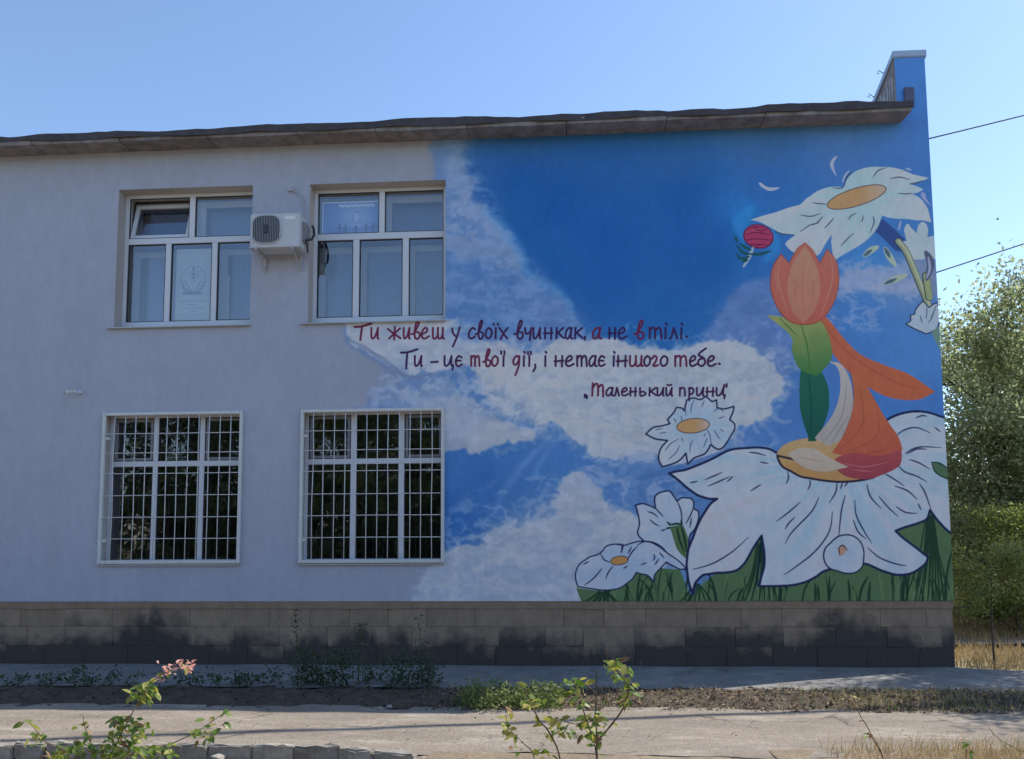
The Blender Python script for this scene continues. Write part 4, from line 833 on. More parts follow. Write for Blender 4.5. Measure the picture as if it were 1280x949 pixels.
def img_mat(name, A):
    h, w = A.shape[:2]; im = bpy.data.images.new(name, w, h, float_buffer=True); im.colorspace_settings.name = 'Non-Color'
    B = np.ones((h, w, 4), np.float32); B[..., :3] = A[::-1]; im.pixels.foreach_set(B.ravel()); im.update(); im.pack()
    m = bpy.data.materials.new(name); m.use_nodes = True; t = m.node_tree; b = t.nodes['Principled BSDF']; b.inputs['Roughness'].default_value = .6
    tc = t.nodes.new('ShaderNodeTexCoord'); ti = t.nodes.new('ShaderNodeTexImage'); ti.image = im; t.links.new(tc.outputs['Generated'], ti.inputs[0])
    sp = t.nodes.new('ShaderNodeSeparateXYZ'); cb = t.nodes.new('ShaderNodeCombineXYZ'); t.links.new(tc.outputs['Generated'], sp.inputs[0]); t.links.new(sp.outputs['X'], cb.inputs['X']); t.links.new(sp.outputs['Z'], cb.inputs['Y']); t.links.new(cb.outputs[0], ti.inputs[0])
    t.links.new(ti.outputs[0], b.inputs['Base Color']); return m
A = canvas(150, 280, (.80, .82, .86)); G_ = (.20, .24, .34)
for s in (-1, 1):
    for k in range(9):
        th = math.radians(200+k*16) if s < 0 else math.radians(-20-k*16); cx, cy = 75+46*math.cos(th), 118-46*math.sin(th)
        cline(A, cx, cy, cx+9*math.cos(th+s*.9), cy-9*math.sin(th+s*.9), 6, G_, .55)
cdisc(A, 75, 118, 42, (.70, .74, .82)); cdisc(A, 75, 118, 54, G_, 51, .6)
for dx in (-1, 1):
    cline(A, 75+dx*6, 150, 75+dx*24, 116, 9, (.9, .92, .95)); cline(A, 75+dx*24, 116, 75+dx*32, 104, 5, (.9, .92, .95)); cline(A, 75+dx*10, 158, 75+dx*34, 124, 2, G_, .8)
cline(A, 75, 78, 75, 120, 3, G_); cline(A, 66, 96, 84, 96, 3, G_); cline(A, 68, 108, 82, 108, 3, G_); cdisc(A, 75, 74, 5, G_)
for k in range(7): cline(A, 36+k*12, 170, 36+k*12+5, 170+((k*7) % 5)-2, 12, (.30, .34, .45), .85)
rq = random.Random(5)
for (y, xa, xb) in ((200, 22, 128), (214, 52, 98), (228, 26, 124), (240, 60, 92), (252, 20, 130), (262, 30, 120)):
    x = xa
    while x < xb: l = rq.uniform(4, 12); cline(A, x, y, min(x+l, xb), y, 3, (.36, .40, .52), .75); x += l+3
p0, p1 = at(221, 312, .25), at(262, 402, .25)
m = MB(); m.box(p0.x, p1.x, .248, .251, p1.z, p0.z); o = m.build('poster', img_mat('poster print', A), None); tag(o, 'white paper poster with a grey round emblem in the upper left window', 'poster')
A = canvas(190, 100, (.10, .24, .56)); yy, xx = np.mgrid[0:100, 0:190]
k = np.exp(-(((xx-112)/62)**2+((yy-50)/42)**2)**1.3)[..., None]; A = A*(1-k)+np.array((.34, .46, .72))*k; A = A.astype(np.float32)
cline(A, 2, 2, 188, 2, 3, (.8, .84, .9)); cline(A, 2, 0, 2, 100, 3, (.8, .84, .9))
for i in range(14): cline(A, 58+i*8.4, 13, 58+i*8.4+(3 if i % 3 else 5), 13+(2 if i % 2 else -1), 8, (.72, .78, .88), .75)
cline(A, 106, 34, 122, 34, 3, (.15, .22, .42), .7)
for a_, b_ in (((104, 36), (102, 62)), ((124, 36), (126, 62)), ((102, 62), (114, 70)), ((126, 62), (114, 70))): cline(A, *a_, *b_, 2.5, (.18, .26, .5), .75)
cline(A, 110, 40, 110, 58, 4, (.66, .72, .84)); cline(A, 118, 40, 118, 58, 4, (.66, .72, .84)); cline(A, 104, 74, 124, 74, 3, (.75, .8, .9), .8)
for i, x in enumerate((58, 78, 112, 146, 170)):
    y = 82+(2 if i == 2 else 0)-(3 if i in (0, 4) else 0); c = (.05, .10, .26); cdisc(A, x, y-8, 3.4, c); cline(A, x, y-4, x, y+6, 6, c); cline(A, x, y+4, x-4, y+16, 3, c); cline(A, x, y+4, x+4, y+16, 3, c)
    cline(A, x, y-3, x-11, y+5, 2.6, c); cline(A, x, y-3, x+11, y+5, 2.6, c); cline(A, x+11, y+5, x+17, y+1, 2.4, c)
p0, p1 = at(403, 253, .25), at(474, 291, .25)
m = MB(); m.box(p0.x, p1.x, .248, .252, p1.z, p0.z); o = m.build('banner', img_mat('banner print', A), None); tag(o, 'blue printed banner with a row of small figures behind glass of the upper right window', 'banner')
# white paper sheet leaning in the lower right light of the upper left window
p0, p1 = at(276, 346, .42), at(286, 401, .42); m = MB(); m.box(p0.x, p1.x, .405, .409, p1.z, p0.z)
o = m.build('paper_sheet', mat('paper', (.7, .72, .76), .8, .1, 12), None); tag(o, 'narrow white paper sheet standing beside the emblem poster behind glass', 'paper')
# ------------------------------------------------------------------ air conditioner
ac = empty('air_conditioner', (-3.65, -.2, 5.33)); tag(ac, 'white outdoor air conditioner unit mounted between the two upper windows', 'air conditioner'); off = ac.location.copy()
M_ACB = mat('off white sheet metal', (.58, .59, .62), .5, .1, 5, .05, 60); M_DK = mat('dark fan grille', (.045, .05, .06), .6)
AX0, AX1, AZ0, AZ1, AY0, AY1 = -3.985, -3.325, 5.335, 5.79, -.35, -.09
m = MB(); m.box(AX0, AX1, AY0, AY1, AZ0, AZ1); m.build('casing', M_ACB, ac, off=off, bevel=.014)
m = MB(); m.box(AX0-.004, AX1+.004, AY0-.006, AY1, AZ0+.002, AZ0+.02); m.build('base_tray', M_ACB, ac, off=off, bevel=.003)
fcx, fcz, fr = -3.765, 5.575, .182
def squircle(r, n=36, p=3.2):
    out = []
    for i in range(n):
        t = 2*math.pi*i/n; c, s = math.cos(t), math.sin(t); k = (abs(c)**p+abs(s)**p)**(-1/p); out.append((r*k*c, r*k*s))
    return out
m = MB(); q = squircle(fr, p=3.2); m.v = [(fcx+a, AY0-.002, fcz+b) for a, b in q]+[(fcx+a*.98, AY0-.012, fcz+b*.98) for a, b in q]; n = len(q)
m.f = [tuple(range(n, 2*n))]+[(i, (i+1) % n, n+(i+1) % n, n+i) for i in range(n)]; m.build('fan_recess', M_DK, ac, off=off)
m = MB(); m.tube([(fcx+a*1.02, AY0-.012, fcz+b*1.02) for a, b in q]+[(fcx+q[0][0]*1.02, AY0-.012, fcz+q[0][1]*1.02)], .008, 6); m.build('fan_ring', M_ACB, ac, off=off, smooth=True)
for i in range(17):
    X = -fr*.94+fr*1.88*i/16; hh = [b for a, b in q if b > 0 and abs(a-X) < .03]; h = (max(hh) if hh else .08)*.97
    m = MB(); m.box(fcx+X-.0028, fcx+X+.0028, AY0-.022, AY0-.016, fcz-h, fcz+h); m.build('grille_wire', mat('grille wire', (.33, .35, .38), .5) if i == 0 else bpy.data.materials['grille wire'], ac, off=off)
m = MB(); m.tube([(fcx, AY0-.014, fcz-.05), (fcx, AY0-.014, fcz-.05+.1)], .03, 10); m.build('fan_hub', M_DK, ac, off=off)
m = MB(); m.box(-3.53, -3.39, AY0-.004, AY0-.0005, 5.70, 5.745); m.build('badge', mat('badge', (.74, .76, .8), .25), ac, off=off, bevel=.001)
m = MB(); m.box(AX1+.0005, AX1+.03, -.27, -.12, 5.44, 5.70); m.build('valve_cover', mat('valve cover', (.28, .28, .30), .6, .2, 20), ac, off=off, bevel=.006)
for xx in (-3.90, -3.42):
    m = MB(); m.box(xx-.014, xx+.014, -.36, -.001, AZ0-.028, AZ0-.004); m.box(xx-.013, xx+.013, -.03, -.001, AZ0-.20, AZ0-.028); m.tube([(xx, -.33, AZ0-.03), (xx, -.02, AZ0-.17)], .010, 6); m.build('bracket', M_SILL, ac, off=off)
m = MB(); m.tube([(-3.34, -.22, 5.46), (-3.26, -.22, 5.47), (-3.235, -.16, 5.50), (-3.22, -.10, 5.58), (-3.24, -.06, 5.68), (-3.27, -.03, 5.73)], .016, 8); m.tube([(-3.33, -.2, 5.55), (-3.28, -.2, 5.42), (-3.29, -.14, 5.33)], .010, 6); m.build('pipe', M_SEAL, ac, off=off, smooth=True)
# cable from the bracket hole to the unit
def px_tube(name, pts, Y, r, matl, lab, cat):
    P = smooth_pts([(p.x, p.z) for p in (at(a, b, Y) for a, b in pts)], False, 6); m = MB(); m.tube([(a, Y, b) for a, b in P], r, 6); o = m.build(name, matl, None, smooth=True); tag(o, lab, cat); return o
px_tube('wall_cable', [(366,240),(373,243),(378,250),(381,262),(382,272),(386,283),(388,290)], -.02, .008, mat('grey conduit', (.42, .43, .45), .6), 'thin grey cable looping down the wall beside the air conditioner', 'cable')
m = MB(); p = at(364, 238, -.015); m.box(p.x-.035, p.x+.02, -.035, -.001, p.z-.015, p.z+.03, .004); m.tube([(p.x+.02, -.03, p.z), (p.x+.07, -.03, p.z-.03)], .012, 6)
o = m.build('cable_bracket', bpy.data.materials['grey conduit'], None); tag(o, 'small grey clamp on the wall above the air conditioner', 'clamp')
# security camera on the far left wall
cmr = empty('security_camera', (-6.46, -.001, 3.55)); tag(cmr, 'tiny white bullet camera on the grey wall at far left', 'security camera'); off = cmr.location.copy()
m = MB(); m.tube([(-6.37, -.001, 3.565), (-6.37, -.03, 3.565)], .022, 10); m.tube([(-6.37, -.03, 3.565), (-6.40, -.08, 3.56)], .008, 6); m.build('mount', M_UPVC, cmr, off=off)
m = MB(); m.tube([(-6.385, -.09, 3.567), (-6.50, -.13, 3.545)], .021, 12); m.box(-6.50, -6.39, -.14, -.09, 3.575, 3.579); m.build('housing', M_UPVC, cmr, off=off)
m = MB(); m.tube([(-6.499, -.13, 3.545), (-6.507, -.133, 3.5435)], .018, 12); m.build('lens', M_SEAL, cmr, off=off)
# overhead wires
M_WIRE = mat('black wire', (.02, .02, .022), .6)
def wire(name, a, b, sag, r, lab, grp=None):
    m = MB(); a, b = Vector(a), Vector(b); m.tube([a.lerp(b, i/24)+Vector((0, 0, -sag*4*(i/24)*(1-i/24))) for i in range(25)], r, 5); o = m.build(name, M_WIRE, None, smooth=True); tag(o, lab, 'wire', grp)
wire('overhead_wire', (4.70, .35, 6.78), (16, 1.6, 9.95), .05, .009, 'upper black wire running from the top right of the building')
wire('overhead_wire', (4.70, .6, 5.0), (16, 1.6, 8.9), .05, .009, 'lower black wire running from the right wall towards the tree')
# ------------------------------------------------------------------ ground
def gmat(name, c1, c2, c3, s1, s2, bump=.6, bs=30, rough=.95, streak=(1, 1, 1), crack=0):
    m = bpy.data.materials.new(name); m.use_nodes = True; t = m.node_tree; b = t.nodes['Principled BSDF']; b.inputs['Roughness'].default_value = rough; b.inputs['Specular IOR Level'].default_value = .2
    g = t.nodes.new('ShaderNodeNewGeometry')
    def noise(sc, det, sx=(1, 1, 1)):
        mp = t.nodes.new('ShaderNodeMapping'); mp.inputs['Scale'].default_value = sx; t.links.new(g.outputs['Position'], mp.inputs[0])
        n = t.nodes.new('ShaderNodeTexNoise'); n.inputs['Scale'].default_value = sc; n.inputs['Detail'].default_value = det; n.inputs['Roughness'].default_value = .7
        t.links.new(mp.outputs[0], n.inputs['Vector']); return n.outputs[0]
    r = t.nodes.new('ShaderNodeValToRGB'); r.color_ramp.elements[0].position = .3; r.color_ramp.elements[1].position = .7; r.color_ramp.elements[0].color = (*c2, 1); r.color_ramp.elements[1].color = (*c1, 1)
    t.links.new(noise(s1, 10, streak), r.inputs[0])
    r2 = t.nodes.new('ShaderNodeMapRange'); r2.inputs[1].default_value = .52; r2.inputs[2].default_value = .70; r2.inputs[3].default_value = 0; r2.inputs[4].default_value = .85; t.links.new(noise(s2, 8, streak), r2.inputs[0])
    mx = t.nodes.new('ShaderNodeMix'); mx.data_type = 'RGBA'; t.links.new(r2.outputs[0], mx.inputs[0]); t.links.new(r.outputs[0], mx.inputs[6]); mx.inputs[7].default_value = (*c3, 1)
    out = mx.outputs[2]
    if crack:
        vm = t.nodes.new('ShaderNodeVectorMath'); vm.operation = 'MULTIPLY_ADD'; nn = t.nodes.new('ShaderNodeTexNoise'); nn.inputs['Scale'].default_value = 3; nn.inputs['Detail'].default_value = 6; t.links.new(g.outputs['Position'], nn.inputs['Vector'])
        t.links.new(nn.outputs['Color'], vm.inputs[0]); vm.inputs[1].default_value = (.5, .5, .5); t.links.new(g.outputs['Position'], vm.inputs[2])
        vo = t.nodes.new('ShaderNodeTexVoronoi'); vo.feature = 'DISTANCE_TO_EDGE'; vo.inputs['Scale'].default_value = crack; t.links.new(vm.outputs[0], vo.inputs['Vector'])
        rc = t.nodes.new('ShaderNodeMapRange'); rc.inputs[1].default_value = .002; rc.inputs[2].default_value = .014; rc.inputs[3].default_value = .75; rc.inputs[4].default_value = 0; t.links.new(vo.outputs['Distance'], rc.inputs[0])
        ng = t.nodes.new('ShaderNodeMapRange'); ng.inputs[1].default_value = .5; ng.inputs[2].default_value = .62; t.links.new(noise(.9, 3), ng.inputs[0])
        mm = t.nodes.new('ShaderNodeMath'); mm.operation = 'MULTIPLY'; t.links.new(rc.outputs[0], mm.inputs[0]); t.links.new(ng.outputs[0], mm.inputs[1])
        m4 = t.nodes.new('ShaderNodeMix'); m4.data_type = 'RGBA'; t.links.new(mm.outputs[0], m4.inputs[0]); t.links.new(out, m4.inputs[6]); m4.inputs[7].default_value = (*[x*.4 for x in c2], 1); out = m4.outputs[2]
    # pebbly speckle
    sk_ = t.nodes.new('ShaderNodeMapRange'); sk_.inputs[1].default_value = .35; sk_.inputs[2].default_value = .65; sk_.inputs[3].default_value = .80; sk_.inputs[4].default_value = 1.15; t.links.new(noise(35, 4), sk_.inputs[0])
    hs = t.nodes.new('ShaderNodeHueSaturation'); t.links.new(sk_.outputs[0], hs.inputs['Value']); t.links.new(out, hs.inputs['Color']); out = hs.outputs[0]
    t.links.new(out, b.inputs['Base Color'])
    bp = t.nodes.new('ShaderNodeBump'); bp.inputs['Strength'].default_value = bump; bp.inputs['Distance'].default_value = .02; t.links.new(noise(bs, 8), bp.inputs['Height']); t.links.new(bp.outputs[0], b.inputs['Normal'])
    return m
M_SOIL = gmat('dry soil', (.30, .24, .17), (.20, .155, .11), (.34, .29, .20), 3, 1.1, 1, 22)
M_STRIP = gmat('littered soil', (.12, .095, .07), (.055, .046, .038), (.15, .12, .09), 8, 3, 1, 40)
M_PATH = gmat('dusty asphalt', (.32, .27, .22), (.21, .18, .148), (.44, .39, .33), 2.2, 3.2, .7, 60, streak=(.3, 1, 1), crack=.55)
M_APRON = gmat('apron concrete', (.28, .27, .26), (.18, .175, .17), (.34, .33, .31), 2.5, 1.2, .8, 45, crack=.8)
M_KERB = mat('kerb concrete', (.33, .30, .26), .95, .5, 9, 1, 30, objrand=.22)
def grid(name, x0, x1, y0, y1, nx, ny, zf, material, edge=None):
    mb = MB()
    for j in range(ny+1):
        for i in range(nx+1):
            x = x0+(x1-x0)*i/nx; y = y0+(y1-y0)*j/ny
            if edge: y = edge(x, y, j, ny)
            mb.v.append((x, y, zf(x, y)))
    for j in range(ny):
        for i in range(nx):
            a = j*(nx+1)+i; mb.f.append((a, a+1, a+nx+2, a+nx+1))
    o = mb.build(name, material, None, smooth=True); tag(o, kind='structure'); return o
def wob(x, s=1.0): return .03*s*math.sin(x*2.3)+.02*s*math.sin(x*5.1+1)+.012*s*math.sin(x*13+2)
mb = MB(); R_ = 900
ringr = [0, 8, 16, 30, 60, 140, 400, R_]; nseg = 48
mb.v.append((0, 0, -.09))
for r in ringr[1:]:
    for k in range(nseg): a = 2*math.pi*k/nseg; mb.v.append((r*math.cos(a), r*math.sin(a), -.09 if r < 9 else -.03))
for k in range(nseg): mb.f.append((0, 1+k, 1+(k+1) % nseg))
for q in range(len(ringr)-2):
    for k in range(nseg): a = 1+q*nseg+k; b = 1+q*nseg+(k+1) % nseg; mb.f.append((a, b, b+nseg, a+nseg))
gr = mb.build('ground', gmat('dry ground', (.30, .25, .15), (.22, .18, .11), (.36, .30, .18), 1.5, .4, 1, 12), None); tag(gr, kind='structure')
grid('concrete_apron', -16, 4.72, -1.42, .05, 160, 6, lambda x, y: .012+.004*math.sin(x*3)+.03*(y+1.4)*.3, M_APRON, lambda x, y, j, n: y+(wob(x, .9) if j == 0 else 0))
# the apron carries on past the corner as a path running off to the right
mb = MB(); ap = [(4.72, .05, .02), (4.72, -1.42, .012), (6.2, -1.75, .008), (9, -2.6, .0), (13, -3.9, -.01), (13, -2.4, -.01), (9, -1.25, .0), (6.2, -.35, .008)]
mb.v = ap; mb.f = [(0, 1, 2, 7), (7, 2, 3, 6), (6, 3, 4, 5)]; o = mb.build('side_path', M_APRON, None); tag(o, kind='structure')
def hump(x, y):
    t = (y+1.42)/-.98; return .004+.045*math.sin(max(0, min(1, t))*math.pi)+.010*math.sin(x*7+y*5)+.008*math.sin(x*17-y*9)
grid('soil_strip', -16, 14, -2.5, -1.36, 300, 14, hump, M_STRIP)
grid('path', -16, 14, -4.02, -2.38, 260, 10, lambda x, y: .014+.004*math.sin(x*1.3)+.003*math.sin(x*4+y*6), M_PATH, lambda x, y, j, n: y+(wob(x) if j == n else 0)+(wob(x+9, 1.2) if j == 0 else 0))
grid('flower_bed', -16, 1.6, -11.5, -3.98, 130, 60, lambda x, y: (-.055 if x < -1.5 else (.012 if x > -1.0 else -.055+.067*(x+1.5)*2))*1.0+(.006*math.sin(x*5+y*3)+.006*math.sin(x*11-y*7))*(1 if y < -4.05 else .2), M_SOIL)
grid('verge', 1.5, 14, -11.5, -3.80, 90, 50, lambda x, y: .02+.004*math.sin(x*5+y*3)+.004*math.sin(x*11-y*7), M_SOIL, lambda x, y, j, n: y+(wob(x+3, 1.4) if j == n else 0))
# kerb of broken concrete blocks between path and flower bed
kb = empty('kerb', (0, 0, 0)); tag(kb, kind='structure')
x = -7.2; yk = -3.99
while x < -1.15:
    L = .30+random.uniform(-.05, .05); yk = -3.985+.015*math.sin(x*1.7)-(.0 if x < -1.9 else (x+1.9)*.22)
    t = MB(); t.box(-L/2+.004, L/2-.004, -.045, .045, -.07, .088+random.uniform(-.014, .008), .011)
    o = t.build('kerb_stone', M_KERB, kb, bevel=.010)
    bm = bmesh.new(); bm.from_mesh(o.data); bmesh.ops.subdivide_edges(bm, edges=[e for e in bm.edges if e.calc_length() > .05], cuts=3, use_grid_fill=True)
    for v in bm.verts:
        nz = math.sin(v.co.x*41+x*7)*math.sin(v.co.y*53+x*3)*.008+random.gauss(0, .0035)
        v.co.z += nz-(.03 if (random.random() < .06 and v.co.z > .05) else 0); v.co.y += random.gauss(0, .003); v.co.x += random.gauss(0, .002)
    bm.to_mesh(o.data); bm.free(); o.location = (x+L/2, yk-.06, -.025); o.rotation_euler = (random.uniform(-.05, .05), random.uniform(-.03, .03), random.uniform(-.05, .05)-(0 if x < -1.9 else .22))
    x += L
# rubble, clods and litter
def rock(r):
    t = bmesh.new(); bmesh.ops.create_icosphere(t, subdivisions=1, radius=r)
    for v in t.verts: v.co *= random.uniform(.7, 1.2); v.co.z *= .6
    me = bpy.data.meshes.new('stone'); t.to_mesh(me); t.free(); return me
M_ROCK = mat('pale rubble', (.50, .45, .38), .9, .3, 20, .6, 40)
rks = [rock(1) for _ in range(4)]
for me in rks: me.materials.append(M_ROCK)
for px, py, s, lab in ((275,943,.052,'pale lump of rubble against the kerb below the rose bushes'),(530,947,.05,'pale rubble lump just beyond the broken end of the kerb'),(6,938,.03,'small pale stone at the far left in front of the kerb'),(474,888,.03,'pale stone where the shadow ends on the path'),(488,886,.035,'flat pale stone touching the shadow edge, right of another stone'),(575,888,.03,'pale stone left of the sunlit weeds on the path edge'),(610,887,.03,'pale stone under the sunlit weeds on the path edge')):
    g = ground_at(px, py); o = bpy.data.objects.new('stone', random.choice(rks)); C.objects.link(o); o.location = (g.x, g.y, .02 if py < 900 else -.02); o.scale = (s*1.4, s, s); o.rotation_euler = (0, 0, random.random()*6); tag(o, lab, 'stone', 'loose pale stones on the ground')
def scatter_bits(name, n, xr, yr, zf, size, material, rng, flat=.25):
    P = np.stack([rng.uniform(*xr, n), rng.uniform(*yr, n), np.zeros(n)], 1); P[:, 2] = [zf(a, b) for a, b in P[:, :2]]
    V, Fq = leaves_mesh(P, size, .6, rng); V = V.reshape(-1, 4, 3); c = P[:, None, :]; V[..., 2] = c[..., 2]+.004+np.abs(V[..., 2]-c[..., 2])*flat; V = V.reshape(-1, 3)
    o = raw_mesh(name, V, Fq, material); tag(o, kind='stuff'); return o
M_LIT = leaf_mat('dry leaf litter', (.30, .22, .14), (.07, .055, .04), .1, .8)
M_LITD = leaf_mat('damp shaded leaf litter', (.10, .08, .055), (.04, .035, .03), .1, .8)  # darker copy of the litter; shade of the left strip is put into its colour
M_DRY = leaf_mat('dry straw', (.46, .36, .20), (.28, .21, .12), .25, .8)
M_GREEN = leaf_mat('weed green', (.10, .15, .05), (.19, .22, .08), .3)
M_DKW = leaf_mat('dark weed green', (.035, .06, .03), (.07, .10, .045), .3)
r1 = np.random.default_rng(11)
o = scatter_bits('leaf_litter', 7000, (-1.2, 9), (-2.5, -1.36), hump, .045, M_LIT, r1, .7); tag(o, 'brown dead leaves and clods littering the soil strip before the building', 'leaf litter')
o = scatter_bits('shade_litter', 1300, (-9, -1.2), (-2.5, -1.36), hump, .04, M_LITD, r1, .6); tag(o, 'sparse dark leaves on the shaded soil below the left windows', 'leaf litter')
o = scatter_bits('path_litter', 520, (-7, 7), (-3.9, -.1), lambda x, y: .024, .032, M_LIT, r1, .4); tag(o, 'scattered dead leaves lying on the concrete and the path', 'fallen leaves')
def blades(name, P, h, w, material, rng, lean=.35, parent=None):
    n = len(P); ang = rng.uniform(0, 6.283, n); ln = rng.uniform(0, lean, n); hh = h*rng.uniform(.4, 1.2, n); d = np.stack([np.cos(ang), np.sin(ang)], 1)
    t = rng.uniform(0, 6.283, n); s = np.stack([np.cos(t), np.sin(t), np.zeros(n)], 1)*w*.5
    mid = P.copy(); mid[:, :2] += d*(hh*ln*.35)[:, None]; mid[:, 2] += hh*.55; top = P.copy(); top[:, :2] += d*(hh*ln)[:, None]; top[:, 2] += hh
    V = np.stack([P-s, P+s, mid+s*.7, mid-s*.7, mid-s*.7, mid+s*.7, top+s*.1, top-s*.1], 1).reshape(-1, 3)
    return raw_mesh(name, V, np.arange(len(V)).reshape(-1, 4), material, parent)
def gp(n, xr, yr, zf, rng, dens=None):
    P = np.stack([rng.uniform(*xr, n), rng.uniform(*yr, n), np.zeros(n)], 1)
    if dens is not None: P = P[rng.random(len(P)) < np.array([dens(a, b) for a, b in P[:, :2]])]
    P[:, 2] = [zf(a, b) for a, b in P[:, :2]]; return P
o = blades('dry_grass', gp(9000, (-1.5, 9), (-2.48, -1.38), hump, r1, lambda x, y: .12 if x < 2.5 else .35+.5*(math.sin(x*3)*math.sin(y*6+x) > .1)), .075, .007, M_DRY, r1, .9); tag(o, 'dry straw coloured grass on the soil strip right of the weeds', 'dry grass', kind='stuff')
o = blades('green_grass', gp(5000, (2.2, 9), (-2.48, -1.38), hump, r1, lambda x, y: .1+.5*(math.sin(x*2+1)*math.sin(y*5+x*2) > .2)), .07, .007, M_GREEN, r1, .8); tag(o, 'short green grass tufts on the soil strip at the right', 'grass', kind='stuff')
o = blades('verge_grass', gp(26000, (1.9, 7.5), (-6.5, -3.75), lambda x, y: 0, r1, lambda x, y: .35+.6*min(1, max(0, (x-2.0)/.8))), .14, .006, M_DRY, r1, .8); tag(o, 'dry yellow grass along the near edge of the path at bottom right', 'dry grass', kind='stuff')
o = blades('lawn_grass', gp(70000, (4.9, 17), (.1, 12), lambda x, y: -.03, r1, lambda x, y: .25 if 2.0 < y < 3.0 else 1), .13, .012, M_DRY, r1, .7); tag(o, 'dry yellow lawn behind the corner of the building', 'dry lawn', kind='stuff')
mb = MB(); mb.v = [(4.75, 2.35, -.018), (4.75, 3.1, -.018), (20, 5.2, -.018), (20, 4.2, -.018)]; mb.f = [(0, 1, 2, 3)]; o = mb.build('rear_path', M_APRON, None); tag(o, kind='structure')
# shaded weeds along the apron, left half
def weed_pts(px0, px1, n, hmax, rng, Y=(-1.6, -1.1)):
    out = []
    for i in range(n):
        x = rng.uniform(px0, px1); y = rng.uniform(*Y); h = hmax*rng.uniform(.25, 1); k = int(10+h*50)
        b = at(x, 860, y); dx, dy = rng.normal(0, .12, 2)
        for j in range(k): t = rng.random(); out.append((b.x+dx*t*h+rng.normal(0, .03+.05*t*h), y+dy*t*h+rng.normal(0, .03), .03+t*h))
    return np.array(out)
def weeds(lab, px0, px1, n, h, material, rng, Y=(-1.6, -1.1), size=.05, name='weeds'):
    P = weed_pts(px0, px1, n, h, rng, Y); V, Fq = leaves_mesh(P, size, .4, rng); o = raw_mesh(name, V, Fq, material); tag(o, lab, 'weeds', kind='stuff')
r2 = np.random.default_rng(5)
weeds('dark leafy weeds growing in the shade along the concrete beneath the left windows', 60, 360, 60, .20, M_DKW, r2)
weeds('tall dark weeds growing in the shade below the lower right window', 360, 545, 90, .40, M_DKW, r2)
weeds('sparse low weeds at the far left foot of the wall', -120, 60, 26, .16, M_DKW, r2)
weeds('bright sunlit clump of weeds at the edge of the shadow on the path', 575, 700, 150, .24, M_GREEN, r2, (-2.55, -2.2), .045)
def tall_weed(px, Y, h, lab, matl=None, nl=70, spread=.10):
    b = at(px, 850, Y); w = empty('tall_weed', (b.x, Y, .02)); tag(w, lab, 'weed', 'tall weeds at the foot of the wall'); m = MB()
    lean = random.uniform(-.06, .06); pts = [(lean*t*t, 0, h*t) for t in (0, .3, .6, 1)]; m.tube(pts, .006, 5, .002); m.build('stem', matl or M_DKW, w)
    P = np.array([(lean*t*t+random.gauss(0, spread*(1.1-t*.7)*.6), random.gauss(0, .05), h*t) for t in [random.uniform(.15, 1) for _ in range(nl)]]); V, Fq = leaves_mesh(P, .055, .35, r2); raw_mesh('foliage', V, Fq, matl or M_DKW, w)
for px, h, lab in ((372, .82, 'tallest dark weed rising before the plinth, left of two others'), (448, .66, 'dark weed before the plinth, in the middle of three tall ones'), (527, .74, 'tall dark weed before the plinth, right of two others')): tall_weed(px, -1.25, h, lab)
# ------------------------------------------------------------------ rose bushes in front
M_STEM = mat('rose stem', (.12, .10, .055), .7, .3, 30); M_STEMR = mat('brown twig', (.13, .075, .045), .8, .3, 30)
M_LF = [leaf_mat('rose leaf', (.10, .17, .04), (.17, .23, .06), .4, .4), leaf_mat('yellowing leaf', (.26, .27, .07), (.34, .32, .10), .45, .5), leaf_mat('withered leaf', (.17, .10, .05), (.26, .19, .10), .25, .8)]
M_PINK = leaf_mat('faded pink petal', (.62, .30, .26), (.74, .50, .42), .35, .7)
def leaf_obj_mesh(s, matl):
    V = [(0, 0, 0), (-.26, .3, .05), (0, .34, -.02), (.26, .3, .05), (-.24, .68, .03), (0, .7, -.03), (.24, .68, .03), (0, 1.05, -.08)]
    Fc = [(0, 2, 1), (0, 3, 2), (1, 2, 5, 4), (2, 3, 6, 5), (4, 5, 7), (5, 6, 7)]
    me = bpy.data.meshes.new('leaf'); me.from_pydata([(a*s, b*s, c*s) for a, b, c in V], [], Fc); me.materials.append(matl)
    for p in me.polygons: p.use_smooth = True
    return me
LM = [leaf_obj_mesh(1.0, m) for m in M_LF]; PM = leaf_obj_mesh(1.0, M_PINK)
def put_leaf(parent, p, size, me, name='leaf', droop=.5):
    o = bpy.data.objects.new(name, me); C.objects.link(o); o.parent = parent; o.location = p
    o.rotation_euler = (random.gauss(-droop, .5), random.gauss(0, .6), random.uniform(0, 6.283)); s = size*random.uniform(.65, 1.25); o.scale = (s, s, s); return o
